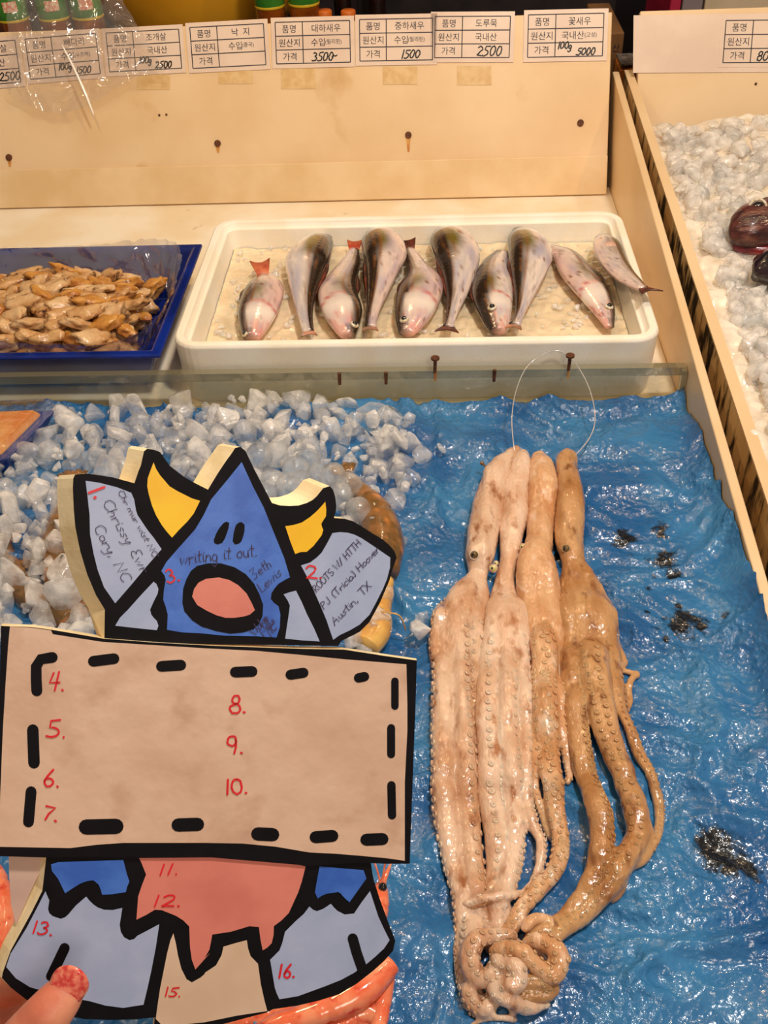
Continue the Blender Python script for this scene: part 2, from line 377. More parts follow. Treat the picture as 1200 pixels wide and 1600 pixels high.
# handwriting strokes (unit box, y up); each glyph = (advance, [polylines])
def arc(cx, cy, rx, ry, a0, a1, n=10): return [(cx+rx*math.cos(math.radians(lerp(a0, a1, i/n))), cy+ry*math.sin(math.radians(lerp(a0, a1, i/n)))) for i in range(n+1)]
G = {
 '0': (.7, [arc(.3, .5, .26, .48, 90, 450, 16)]), '1': (.35, [[(.15, 1), (.13, 0)]]),
 '2': (.7, [arc(.28, .72, .24, .26, 160, -40, 8)+[(.05, .03), (.2, .1), (.58, .02)]]),
 '3': (.7, [arc(.24, .76, .24, .23, 140, -90, 8)+arc(.24, .27, .3, .27, 90, -140, 9)]),
 '4': (.7, [[(.2, .95), (.05, .4), (.6, .45)], [(.5, 1), (.38, 0)]]),
 '5': (.7, [[(.6, 1), (.15, .95), (.12, .58)]+arc(.22, .3, .32, .3, 80, -130, 9)]),
 '6': (.7, [[(.5, 1), (.2, .6), (.1, .3)]+arc(.32, .24, .22, .24, 170, 530, 14)]),
 '7': (.7, [[(.02, .9), (.55, .95), (.3, .4), (.22, 0)]]),
 '8': (.7, [arc(.32, .76, .2, .23, 270, -90, 12)+arc(.3, .26, .26, .26, 90, 450, 14)]),
 '9': (.7, [arc(.26, .7, .22, .27, 20, 380, 14)+[(.48, .4), (.44, 0)]]),
 '.': (.3, [[(.08, .06), (.12, .04)]]), ',': (.3, [[(.12, .08), (.05, -.15)]]), ' ': (.4, []), '/': (.5, [[(0, 0), (.4, 1)]]),
 '(': (.35, [arc(.35, .45, .25, .6, 120, 240, 6)]), ')': (.35, [arc(0, .45, .25, .6, 60, -60, 6)]), '~': (.7, [[(0, .35), (.2, .5), (.4, .35), (.6, .5)]]),
 'A': (.7, [[(0, 0), (.3, 1), (.55, 0)], [(.1, .4), (.5, .4)]]), 'B': (.65, [[(.05, 0), (.08, 1)]+arc(.1, .77, .35, .23, 90, -90, 6)+arc(.1, .27, .42, .27, 90, -90, 6)]),
 'C': (.7, [arc(.38, .5, .36, .5, 50, 310, 12)]), 'E': (.6, [arc(.35, .75, .25, .24, 60, 260, 6)+arc(.35, .25, .3, .26, 100, 300, 7)]),
 'H': (.7, [[(.05, 1), (.05, 0)], [(.55, 1), (.55, 0)], [(.05, .5), (.55, .5)]]), 'I': (.25, [[(.1, 1), (.1, 0)]]), 'J': (.5, [[(.4, 1), (.38, .15), (.2, 0), (.02, .2)]]),
 'L': (.55, [[(.12, 1), (.05, .02), (.5, .05)]]), 'M': (.85, [[(0, 0), (.1, 1), (.38, .35), (.65, 1), (.75, 0)]]), 'N': (.75, [[(.02, 0), (.08, 1), (.55, .02), (.6, 1)]]),
 'O': (.7, [arc(.32, .5, .3, .5, 90, 450, 14)]), 'P': (.6, [[(.05, 0), (.08, 1)]+arc(.1, .75, .4, .25, 90, -90, 6)]), 'R': (.65, [[(.05, 0), (.08, 1)]+arc(.1, .75, .38, .25, 90, -90, 6)+[(.55, 0)]]),
 'S': (.6, [arc(.3, .75, .24, .24, 40, 270, 7)+arc(.28, .25, .25, .26, 90, -150, 7)]), 'T': (.65, [[(0, .97), (.6, 1)], [(.32, 1), (.28, 0)]]), 'W': (.9, [[(0, 1), (.2, 0), (.42, .7), (.6, 0), (.82, 1)]]),
 'X': (.65, [[(0, 1), (.55, 0)], [(.5, 1), (.02, 0)]]), 'Z': (.65, [[(.02, .95), (.5, 1), (.1, .5), (.45, .35), (.3, 0), (0, .05)]]),
 'a': (.5, [arc(.2, .25, .2, .25, 60, 400, 10)+[(.4, .05), (.5, .1)]]), 'e': (.48, [[(.02, .25), (.38, .3)]+arc(.2, .25, .19, .25, 20, 320, 9)]), 'g': (.5, [arc(.2, .25, .19, .25, 40, 390, 10)+[(.38, -.3), (.2, -.5), (.02, -.35)]]),
 'h': (.5, [[(.05, 1), (.03, 0)], [(.04, .3)]+arc(.2, .3, .15, .2, 160, 0, 5)+[(.36, 0)]]), 'i': (.25, [[(.08, .5), (.1, .03), (.2, .05)], [(.1, .72), (.11, .7)]]), 'k': (.5, [[(.05, 1), (.04, 0)], [(.4, .5), (.08, .25), (.42, 0)]]),
 'l': (.25, [[(.08, 1), (.06, .05), (.18, .03)]]), 'm': (.75, [[(.02, .5), (.03, 0)], [(.03, .35), (.16, .5), (.28, .4), (.28, 0)], [(.28, .35), (.42, .5), (.56, .4), (.58, 0)]]), 'n': (.5, [[(.02, .5), (.03, 0)], [(.03, .3), (.2, .5), (.34, .4), (.38, 0)]]),
 'o': (.48, [arc(.2, .25, .19, .25, 90, 450, 10)]), 'r': (.42, [[(.03, .5), (.05, 0)], [(.05, .3), (.2, .48), (.36, .45)]]), 's': (.42, [[(.34, .45), (.15, .5), (.05, .38), (.3, .18), (.2, 0), (.02, .06)]]),
 't': (.4, [[(.18, .9), (.14, .08), (.28, .03)], [(0, .6), (.34, .62)]]), 'u': (.5, [[(.03, .5), (.05, .1), (.2, 0), (.36, .15), (.36, .5)], [(.36, .3), (.42, 0)]]), 'v': (.45, [[(.02, .5), (.18, 0), (.38, .5)]]),
 'w': (.65, [[(0, .5), (.12, 0), (.26, .4), (.4, 0), (.54, .5)]]), 'y': (.5, [[(.03, .5), (.08, .15), (.25, .1), (.36, .5)], [(.36, .5), (.3, -.3), (.05, -.45)]]), 'c': (.45, [arc(.22, .25, .2, .25, 50, 310, 9)]),
}
def strokes(s, slant=.0, jitter=.0):
    """-> list of polylines and total width in units of letter height"""
    x = 0; out = []
    for ch in s:
        adv, pl = G.get(ch, G[' '])
        for q in pl: out.append([(x+a+slant*b+random.uniform(-jitter, jitter), b+random.uniform(-jitter, jitter)) for a, b in q])
        x += adv
    return out, x
def ribbon(mb, pts, w, mp, mi=0, round_=True):
    """flat ribbon of half width w along 2-D pts, mapped by mp(x,y) to space; pieces may overlap"""
    P = [Vector((a, b)) for a, b in pts]
    P = [p for i, p in enumerate(P) if i == 0 or (p-P[i-1]).length > 1e-6]
    if len(P) == 1: P = [P[0]-Vector((w*.3, 0)), P[0]+Vector((w*.3, 0))]
    v = []; m = len(P)
    for i in range(m):
        d = (P[min(i+1, m-1)]-P[max(i-1, 0)]).normalized(); n = Vector((-d.y, d.x))
        v += [P[i]+n*w, P[i]-n*w]
    mb.add([mp(*q) for q in v], [(2*i, 2*i+1, 2*i+3, 2*i+2) for i in range(m-1)], mi)
    if round_:
        for p, s in ((P[0], P[0]-P[1]), (P[-1], P[-1]-P[-2])):
            a0 = math.atan2(s.y, s.x)
            f = [p+Vector((math.cos(a0+t), math.sin(a0+t)))*w for t in [-math.pi/2+math.pi*k/6 for k in range(7)]]
            mb.add([mp(*q) for q in f], [tuple(range(7))], mi)

def price_card(q, rows, hand, label, paper=True):
    """q = corners TL,TR,BR,BL on the board (pixels of the photo back-projected to the leaning board)"""
    c = [bb(x, y, .0016) for x, y in q]
    X = ((c[1]-c[0])+(c[2]-c[3]))/2; w = X.length; X.normalize(); Y = ((c[0]-c[3])+(c[1]-c[2]))/2; h = Y.length; Y = (Y - X*Y.dot(X)).normalized()
    o = (c[0]+c[1]+c[2]+c[3])/4 - X*w/2 - Y*h/2
    mp = lambda x, y, k=0: o + X*x + Y*y + BN*(.0002*k)
    root = empty('price_card', o - Vector((0, 0, 0)), label, 'price card', 'price cards taped along the back boards')
    m = .0075
    b = MB(); b.hexa([mp(-m, -m, -6), mp(w+m, -m, -6), mp(w+m, h+m, -6), mp(-m, h+m, -6)], [mp(-m, -m), mp(w+m, -m), mp(w+m, h+m), mp(-m, h+m)])
    wc(b, 'paper', M['paper'], root)
    t = MB(); s = .0008; cx = w*.365
    for pl in ([(0, 0), (w, 0)], [(0, h), (w, h)], [(0, 0), (0, h)], [(w, 0), (w, h)], [(0, h/3), (w, h/3)], [(0, 2*h/3), (w, 2*h/3)], [(cx, 0), (cx, h)]):
        ribbon(t, pl, s, lambda x, y: mp(x, y, 1), 0, False)
    for i, (a, bq) in enumerate(rows):
        for s_, x0, x1 in ((a, 0, cx), (bq, cx, w)):
            if not s_: continue
            parts = s_.split('|'); y0 = h*(2-i)/3; ch = h/3*.58
            V0 = [text_mesh(p_) for p_ in parts]; k0 = ch/.92
            ks = [k0] + [k0*.62]*(len(parts)-1)
            tw = sum((v[3]-v[2])*k for v, k in zip(V0, ks)) + .001*(len(parts)-1)
            sx = min(1, (x1-x0)*.9/tw); x = (x0+x1)/2 - tw*sx/2
            for v, k in zip(V0, ks):
                yc = y0+h/6 - (v[4]+v[5])/2*k
                t.add([mp(x+(p_[0]-v[2])*k*sx, yc+p_[1]*k, 1.5) for p_ in v[0]], v[1], 0); x += ((v[3]-v[2])*k+.001)*sx
    wc(t, 'printed_table', M['print'], root, fix=False)
    if hand:
        g = MB()
        for s_, fx, fy, hh in hand:
            pl, tw = strokes(s_, .25, .04)
            for q_ in pl: ribbon(g, [(cx+(w-cx)*fx+a*hh*h, h*fy+b_*hh*h) for a, b_ in q_], .0011, lambda x, y: mp(x, y, 2))
        wc(g, 'handwritten_price', M['pen'], root, fix=False)
    return root
N1, N2, N3 = '품명', '원산지', '가격'
price_card([(-90, 72), (25, 63), (31, 128), (-84, 138)], ((N1, '바지락살'), (N2, '국내산'), (N3, '')), [('2500', .55, .06, .2)], 'price card cut off by the left edge of the picture')
price_card([(39, 61), (150, 52), (156, 115), (48, 124)], ((N1, '빼다리'), (N2, '수입|(우즈벡)'), (N3, '')), [('100g', .08, .17, .16), ('1500', .46, .04, .17)], 'price card reading 빼다리 behind hanging clear film')
price_card([(166, 53), (279, 44), (284, 108), (171, 111)], ((N1, '조개살'), (N2, '국내산'), (N3, '')), [('100g', .08, .18, .16), ('2500', .42, .03, .17)], 'price card reading 조개살, second from the left behind film')
price_card([(296, 43), (411, 37), (416, 101), (302, 107)], ((N1, '낙  지'), (N2, '수입|(중국)'), (N3, '')), None, 'price card reading 낙지 with an empty price row')
price_card([(429, 35), (546, 32), (548, 97), (433, 100)], ((N1, '대하새우'), (N2, '수입|(필리핀)'), (N3, '')), [('3500', .18, .05, .2), ('~', .6, .08, .2)], 'price card reading 대하새우 on the cream board')
price_card([(561, 31), (675, 28), (677, 94), (563, 95)], ((N1, '중하새우'), (N2, '수입|(필리핀)'), (N3, '')), [('1500', .32, .05, .2)], 'price card reading 중하새우 on the cream board')
price_card([(680, 26), (797, 25), (796, 90), (679, 90)], ((N1, '도루묵'), (N2, '국내산'), (N3, '')), [('2500', .3, .04, .24)], 'price card reading 도루묵 on the cream board')
price_card([(825, 23), (943, 21), (942, 87), (825, 90)], ((N1, '꽃새우'), (N2, '국내산|(고성)'), (N3, '')), [('100g', .05, .19, .16), ('5000', .45, .03, .17)], 'price card reading 꽃새우 at the right end of the board')
price_card([(1136, 33), (1250, 30), (1249, 98), (1128, 97)], ((N1, '새우'), (N2, '수입'), (N3, '')), [('8000', .12, .04, .22)], 'price card on the right-hand stall board, cut off by the picture edge')

# ------------------------------------------------------------------ blue sheet in the lower tray
def fold(x, y):
    p = Vector((x*7, y*9, 3.1)); w = Vector((noise.noise(p*1.3), noise.noise(p*1.3+Vector((5, 2, 1))), 0))*.8
    a = 1-abs(noise.noise(p+w)); b = 1-abs(noise.noise(p*2.3+w*2+Vector((9, 4, 0))))
    c = noise.noise(Vector((x*60, y*60, 0)))
    e = 1-abs(noise.noise(Vector((x*26, y*34, 1))+w*3)); g = 1-abs(noise.noise(Vector((x*50+y*20, y*46-x*14, 5))+w*5))
    return .013*a**4 + .007*b**4 + .0035*e**4 + .0018*g**4 + .0010*c
def sheet_z(x, y):
    z = .002 + fold(x, y)
    e = max(0, (x-.275)/.038)
    if e > 0: z += min(1.2, e)**2*(.012+.02*min(1, max(0, (1.05-y)/.3)))
    e = max(0, (y-1.02)/.05)
    if e > 0: z += e*e*.006
    return z
def make_sheet():
    x0, x1, y0, y1 = -.72, .3125, .15, 1.0585; nx, ny = 300, 270; v = []; f = []
    for j in range(ny+1):
        for i in range(nx+1):
            x = lerp(x0, x1, i/nx); y = lerp(y0, y1, j/ny)
            v.append((min(x+.004*noise.noise(Vector((x*20, y*20, 0)))*(1 if i < nx else 0), .3125), min(y+.006*noise.noise(Vector((x*18, 3, 0))), 1.0585) if j == ny else y, sheet_z(x, y)))
    for j in range(ny):
        for i in range(nx):
            a = j*(nx+1)+i; f.append((a, a+1, a+nx+2, a+nx+1))
    return MB().add(v, f)
def sheet_mat():
    m = pmat('blue_plastic_sheet', (32, 92, 150), (58, 124, 176), 9, .24, 0, coat=.5)
    nt = m.node_tree; N = nt.nodes; L = nt.links; b = N['Principled BSDF']; tc = N.new('ShaderNodeTexCoord')
    col = b.inputs['Base Color'].links[0].from_socket
    # ink stains: soft blots broken up by noise
    nz = N.new('ShaderNodeTexNoise'); nz.inputs['Scale'].default_value = 55; nz.inputs['Detail'].default_value = 8; nz.inputs['Roughness'].default_value = .7; L.new(tc.outputs['Object'], nz.inputs[0])
    acc = None
    for px, py, r in ((1030, 835, .014), (975, 848, .016), (1035, 882, .017), (1068, 978, .022), (1012, 925, .006), (1018, 945, .005), (1120, 1335, .024), (1160, 1350, .016), (868, 872, .012), (865, 905, .006), (1090, 985, .012), (1135, 965, .008), (890, 880, .01), (1018, 905, .006), (1010, 962, .005), (1024, 985, .006), (1040, 1000, .005), (985, 870, .006), (1050, 900, .012), (1085, 890, .008), (1060, 950, .006), (1140, 1350, .018)):
        c = at(px, py, 'z', .008)
        d = N.new('ShaderNodeVectorMath'); d.operation = 'DISTANCE'; L.new(tc.outputs['Object'], d.inputs[0]); d.inputs[1].default_value = c
        k = N.new('ShaderNodeMath'); k.operation = 'MULTIPLY_ADD'; L.new(d.outputs['Value'], k.inputs[0]); k.inputs[1].default_value = -1/r; k.inputs[2].default_value = 1.0
        if acc is None: acc = k.outputs[0]
        else:
            mx = N.new('ShaderNodeMath'); mx.operation = 'MAXIMUM'; L.new(acc, mx.inputs[0]); L.new(k.outputs[0], mx.inputs[1]); acc = mx.outputs[0]
    s = N.new('ShaderNodeMath'); s.operation = 'MULTIPLY_ADD'; L.new(nz.outputs[0], s.inputs[0]); s.inputs[1].default_value = 3.4; s.inputs[2].default_value = -1.62
    ad = N.new('ShaderNodeMath'); ad.operation = 'ADD'; L.new(acc, ad.inputs[0]); L.new(s.outputs[0], ad.inputs[1])
    mr = N.new('ShaderNodeMapRange'); mr.inputs[1].default_value = .12; mr.inputs[2].default_value = .55; L.new(ad.outputs[0], mr.inputs[0])
    x = N.new('ShaderNodeMix'); x.data_type = 'RGBA'; L.new(mr.outputs[0], x.inputs[0]); L.new(col, x.inputs[6]); x.inputs[7].default_value = (.006, .008, .012, 1)
    L.new(x.outputs[2], b.inputs['Base Color'])
    # crinkles
    v1 = N.new('ShaderNodeTexNoise'); v1.inputs['Scale'].default_value = 70; v1.inputs['Detail'].default_value = 4; L.new(tc.outputs['Object'], v1.inputs[0])
    v2 = N.new('ShaderNodeTexVoronoi'); v2.inputs['Scale'].default_value = 150; L.new(tc.outputs['Object'], v2.inputs[0])
    g = N.new('ShaderNodeMath'); g.operation = 'MULTIPLY_ADD'; L.new(v2.outputs[0], g.inputs[0]); g.inputs[1].default_value = .35; L.new(v1.outputs[0], g.inputs[2])
    bn = N.new('ShaderNodeBump'); bn.inputs['Distance'].default_value = .006; L.new(g.outputs[0], bn.inputs['Height'])
    lo = N.new('ShaderNodeTexNoise'); lo.inputs['Scale'].default_value = 12; L.new(tc.outputs['Object'], lo.inputs[0])
    lm = N.new('ShaderNodeMapRange'); lm.inputs[1].default_value = .42; lm.inputs[2].default_value = .62; lm.inputs[3].default_value = .3; lm.inputs[4].default_value = .9; L.new(lo.outputs[0], lm.inputs[0]); L.new(lm.outputs[0], bn.inputs['Strength'])
    L.new(bn.outputs[0], b.inputs['Normal']); L.new(bn.outputs[0], b.inputs['Coat Normal'])
    return m
tag(make_sheet().build('plastic_sheet', sheet_mat(), smooth=True), 'wrinkled wet blue plastic sheet lining the tray under the octopuses, ink stained', 'plastic sheet')

# ------------------------------------------------------------------ styrofoam box with fish
FB = dict(x0=-.338, x1=.283, y0=1.078, y1=1.452, h=.092)
def foam_box():
    m = MB(); x0, x1, y0, y1, h = (FB[k] for k in ('x0', 'x1', 'y0', 'y1', 'h')); z0 = .0045
    def ring(ins, z, n=6, r=.035):
        v = []
        for cx, cy, a0 in ((x1-r, y1-r, 0), (x0+r, y1-r, 90), (x0+r, y0+r, 180), (x1-r, y0+r, 270)):
            rr = max(r-ins, .006)
            for k in range(n+1):
                a = math.radians(a0+90*k/n); sx = cx+(r-ins if ins < r-.006 else .006)*0; 
                v.append((cx + math.copysign(r-rr-ins, 1 if a0 in (0, 270) else -1) + rr*math.cos(a), cy + math.copysign(r-rr-ins, 1 if a0 in (0, 90) else -1) + rr*math.sin(a), z))
        return v
    R = [ring(.004, z0), ring(.0, h-.004), ring(.003, h), ring(.012, h), ring(.014, h-.004), ring(.017, h-.008), ring(.021, h-.009), ring(.024, h-.028), ring(.026, h-.045), ring(.028, .03)]
    n = len(R[0]); v = sum(R, [])
    f = [(i*n+k, i*n+(k+1) % n, (i+1)*n+(k+1) % n, (i+1)*n+k) for i in range(len(R)-1) for k in range(n)]
    f += [tuple(range(n-1, -1, -1)), tuple((len(R)-1)*n+k for k in range(n))]
    m.add(v, f); return m
fbx = foam_box().build('foam_box', M['foam'], smooth=False, bevel=.0015)
tag(fbx, 'white styrofoam box of silver fish standing behind the acrylic divider', 'foam box')
# crushed ice inside the box
def ice_field(x0, x1, y0, y1, zf, nx, ny, amp, fr, seed=0):
    v = []; f = []
    for j in range(ny+1):
        for i in range(nx+1):
            x = lerp(x0, x1, i/nx); y = lerp(y0, y1, j/ny); p = Vector((x*fr, y*fr, seed))
            d, pt = noise.voronoi(p); k = noise.noise(p*.5)
            v.append((x, y, zf(x, y) + amp*(.9*(1-min(1, d[0]))+.5*k+.35*noise.noise(p*2.2))))
    for j in range(ny):
        for i in range(nx):
            a = j*(nx+1)+i; f.append((a, a+1, a+nx+2, a+nx+1))
    return MB().add(v, f)
ICEZ = .056
iceb = ice_field(FB['x0']+.0265, FB['x1']-.0265, FB['y0']+.0265, FB['y1']-.0265, lambda x, y: ICEZ-.009+.006*(y-1.1)/.35, 200, 120, .0034, 50).build('crushed_ice', M['boxice'], smooth=True)
tag(iceb, 'crushed ice under the fish inside the white foam box', 'ice', kind='stuff')

# ------------------------------------------------------------------ fish
def C4(r, g, b): return lin((r, g, b))
def mixc(a, b, t): t = max(0, min(1, t)); return tuple(lerp(x, y, t) for x, y in zip(a, b))
def fish(path, widths, headdown, dorsal, label, eye=None, tail=None, pec=None, tailmat='tailfin', gillt=.75, green=.5, pink=.3, thick=.55, zoff=0, dlim=.38, ztail=0):
    """path in photo pixels from tail to head on the box ice; widths = half height in px; dorsal = -1 left / +1 right"""
    n = 44
    P2 = spline([Vector((a, b, w)) for (a, b), w in zip(path, widths)], n)
    pts = []; rad = []
    z0 = ICEZ+.012
    for p in P2:
        q = at(p.x, p.y, 'z', z0); d = (q-CAM).dot(CF); r = max(p.z, 1.5)*d/FPX
        rad.append(r); pts.append(q)
    pts = [Vector((q.x, q.y, ICEZ+.003+zoff+r*thick*.8+max(0, .006-r*.4)+ztail*(1-i/(n-1))**2)) for i, (q, r) in enumerate(zip(pts, rad))]
    DK, GR, SV, WH, PK, RD = C4(46, 33, 22), C4(122, 108, 40), C4(206, 194, 188), C4(246, 232, 220), C4(230, 160, 146), C4(196, 44, 40)
    BR, LV, GY = C4(136, 84, 34), C4(186, 182, 206), C4(128, 116, 108)
    sdn = len(label)*1.37
    def col(t, a):
        # a: 0 = side axis (+sd), pi/2 = up
        lat = math.cos(a)*dside
        nn = noise.noise(Vector((t*7, a*1.8, sdn))); n3 = noise.noise(Vector((t*15, a*5, sdn+4))); n4 = noise.noise(Vector((t*40, a*9, sdn)))
        c = mixc(SV, WH, .35-lat*.8+n3)  # pale belly; the noise adds white patches painted as wet shine
        c = mixc(c, LV, .2+1.2*nn)
        c = mixc(c, PK, pink*(.35-lat)*.9+.15*n3)
        c = mixc(c, GY, (n3-.18)*1.3*(1 if not headdown or t < gillt else 0))
        c = mixc(c, GR, green*2.0*max(0, 1-abs(lat-.12)*2.0)*max(0, 1-abs(t-(gillt-.13 if headdown else .74))*5.5)+.2*nn*green)
        lim = dlim+.10*nn
        if headdown and t > gillt+.02: lim = dlim+.12
        c = mixc(c, BR, (1-abs(lat-lim+.05)*9)*.9)
        c = mixc(c, DK, (lat-lim)*8)
        c = mixc(c, BR, (1-abs(lat-lim-.24)*13)*(.55+n4))
        if headdown:
            gl = abs(t-gillt-.05*lat*lat)
            if t > gillt and lat < lim: c = mixc(c, WH, 1-abs(t-gillt-.09)*9)
            if lat < lim: c = mixc(c, RD if lat < -.3 else PK, (1-gl/.018)*.85)
            if t > gillt+.15 and lat < lim: c = mixc(c, mixc(PK, RD, .35 if lat < -.2 else 0), .2+.8*n3)
            if t > .93: c = mixc(c, DK if lat > -.1 else PK, .5)
        elif t > .88: c = mixc(c, DK, (t-.88)*7*(.7+.4*lat))
        return c
    d0 = (pts[-1]-pts[0]); sd = d0.cross(Vector((0, 0, 1)))
    dside = 1 if (sd.x > 0) == (dorsal > 0) else -1
    root = empty('fish', pts[n//2]-Vector((0, 0, .01)), label, 'fish', 'silver fish in the foam box')
    b = MB().tube(pts, rad, 40, flat=thick, up=Vector((0, 0, 1)), c=col)
    wc(b, 'body', M['fish'], root, smooth=True, colors=True)
    if tail:
        t0, sp, ln = pts[0], tail[0], tail[1]; d = (pts[0]-pts[3]).normalized(); s = d.cross(Vector((0, 0, 1))).normalized()
        f = MB(); nn = 8; up, lo = [], []
        for k in range(nn+1):
            a = -1+2*k/nn; L_ = ln*(.72+.28*abs(a)**1.5); base = t0 + s*(a*rad[0]*.9) - d*.003
            up.append((base+Vector((0, 0, .0012)), t0+d*L_+s*(a*sp)+Vector((0, 0, .0018-.002*abs(a)+(L_*.75 if headdown else 0)))))
        v = [p for u in up for p in u] + [p-Vector((0, 0, .0018)) for u in up for p in u]; o = 2*(nn+1)
        ff = [(2*k, 2*k+1, 2*k+3, 2*k+2) for k in range(nn)] + [(o+2*k+2, o+2*k+3, o+2*k+1, o+2*k) for k in range(nn)] + [(2*k+1, o+2*k+1, o+2*k+3, 2*k+3) for k in range(nn)]
        f.add(v, ff); wc(f, 'tail_fin', M[tailmat], root, smooth=True)
    if eye:
        # eye sits on the upper side of the head at photo position
        ex, ey, er = eye; q = at(ex, ey, 'z', ICEZ+.02+zoff)
        i = min(range(n), key=lambda k: (Vector((pts[k].x, pts[k].y))-Vector((q.x, q.y))).length)
        s = (pts[min(i+1, n-1)]-pts[max(i-1, 0)]).normalized().cross(Vector((0, 0, 1))).normalized()
        lat = max(-.8, min(.8, (q-pts[i]).dot(s)/rad[i])); a = math.acos(lat)
        q = pts[i]+s*(lat*rad[i])+Vector((0, 0, math.sin(a)*rad[i]*thick)); nrm = (s*lat*thick+Vector((0, 0, math.sin(a)))).normalized()
        Q = nrm.to_track_quat('Z', 'Y').to_matrix()
        e = MB().ball(q+nrm*er*.15, (er, er, er*.55), 16, 9, 0, Q)
        v = (nrm*1.2+Vector((0, -.55, .35))).normalized(); e.ball(q+nrm*er*.15+v*er*.42, (er*.6, er*.6, er*.42), 14, 8, 1, v.to_track_quat('Z', 'Y').to_matrix())
        wc(e, 'eye', [M['eyew'], M['eyeb']], root, smooth=True)
    if pec:
        i, lat, ln, w = pec; d = (pts[i]-pts[i+2]).normalized(); s = d.cross(Vector((0, 0, 1))).normalized()
        b0 = pts[i]+s*lat*rad[i]+Vector((0, 0, math.sqrt(max(.05, 1-lat*lat))*rad[i]*thick+.0012))
        f = MB(); v = []
        for k in range(6):
            t = k/5; ww = w*(.35+.65*math.sin(math.pi*min(1, t*.75+.1))); j = max(0, i-int(t*ln/.004)); 
            p = b0+d*(ln*t)-Vector((0, 0, .006*t*t))
            v += [p+s*ww, p+s*ww*.3+Vector((0, 0, .0012)), p-s*ww*.5+Vector((0, 0, .001)), p-s*ww]
        v2 = [p-Vector((0, 0, .0012)) for p in v]; o = len(v)
        ff = [(4*k+j, 4*k+j+1, 4*k+j+5, 4*k+j+4) for k in range(5) for j in range(3)]
        f.add(v+v2, ff+[tuple(o+x for x in reversed(q_)) for q_ in ff]); wc(f, 'pectoral_fin', M['pfin'], root, smooth=True)
    # dorsal fin along the dark edge
    v = []; i0, i1 = int(n*.3), int(n*.62)
    for i in range(i0, i1+1):
        d = (pts[min(i+1, n-1)]-pts[max(i-1, 0)]).normalized(); s = d.cross(Vector((0, 0, 1))).normalized()*dside
        hgt = .006*math.sin(math.pi*(i-i0)/(i1-i0))+.0005
        p = pts[i]+s*rad[i]*.96
        v += [p+Vector((0, 0, .0015)), p+s*hgt-Vector((0, 0, .001)), p-Vector((0, 0, .0015))]
    k = i1-i0
    f = [(3*j+a, 3*j+(a+1) % 3, 3*j+3+(a+1) % 3, 3*j+3+a) for j in range(k) for a in range(3)]
    wc(MB().add(v, f), 'dorsal_fin', M['darkfin'], root, smooth=True)
    return root
fish([(411, 428), (414, 440), (412, 462), (402, 494), (393, 525)], [9, 22, 32, 30, 14], True, -1, 'silver fish at the left end of the box, orange tail pointing up', (381, 521, .0046), (.015, .022), None, 'tailfin', .70, .45, .5)
fish([(553, 388), (546, 412), (533, 440), (528, 464), (537, 494), (543, 521)], [8, 17, 25, 31, 30, 13], True, 1, 'fish with pale face and upright orange tail, head down, between two dark-backed fish', (553, 504, .0062), (.012, .014), None, 'tailfin', .68, .4, .35)
fish([(639, 388), (651, 414), (660, 440), (656, 464), (645, 494), (635, 518)], [9, 17, 29, 35, 29, 13], True, -1, 'fish third from the left with head down and ringed eye, pink belly', (632, 500, .0066), (.014, .016), None, 'darkfin', .66, .5, .4)
fish([(784, 395), (773, 415), (769, 447), (770, 472), (775, 497), (778, 515)], [14, 22, 31, 31, 23, 13], True, -1, 'dark-faced fish with white-ringed eye, head down at centre right', (769, 486, .0066), None, None, 'darkfin', .60, .6, .1, dlim=.1)
fish([(857, 386), (883, 400), (900, 425), (921, 450), (942, 480), (953, 508)], [12, 20, 26, 27, 19, 7], True, 1, 'fish lying slantwise with its head to the lower right', (952, 478, .0062), None, None, 'darkfin', .62, .4, .4)
fish([(482, 520), (477, 494), (475, 462), (478, 431), (482, 414), (497, 385), (511, 372)], [9, 12, 19, 30, 35, 26, 10], False, 1, 'second fish from the left, tail down, dark back on its right', None, (.011, .009), None, 'fin', .9, .9, .0, zoff=.004, dlim=.3)
fish([(579, 516), (582, 494), (590, 462), (598, 431), (602, 409), (595, 384), (582, 369)], [9, 10, 17, 26, 34, 30, 13], False, -1, 'tail-down fish with dark left back, in the middle left of the box', None, (.011, .007), None, 'fin', .9, .8, .3, zoff=.007, dlim=.2)
fish([(700, 515), (706, 494), (714, 462), (717, 431), (714, 409), (704, 384), (691, 364)], [9, 9, 17, 28, 36, 33, 13], False, -1, 'tail-down fish in the middle of the box, olive shoulder', None, (.016, .010), None, 'darkfin', .9, .9, .15, zoff=.006, dlim=.3)
fish([(804, 514), (812, 494), (820, 462), (826, 431), (828, 409), (820, 384), (810, 365)], [10, 8, 17, 29, 34, 28, 11], False, -1, 'tail-down fish with black shoulder patch, right of the centre', None, (.011, .007), None, 'fin', .9, 1.0, .1, zoff=.008, dlim=.25)
fish([(1000, 490), (985, 470), (968, 447), (956, 425), (947, 400), (942, 384)], [8, 14, 19, 22, 22, 15], False, 1, 'fish at the right end of the box, dark forked tail over the rim', None, (.014, .030), (32, .0, .020, .008), 'darkfin', .9, .3, .25, zoff=.014, dlim=.3, ztail=.026)

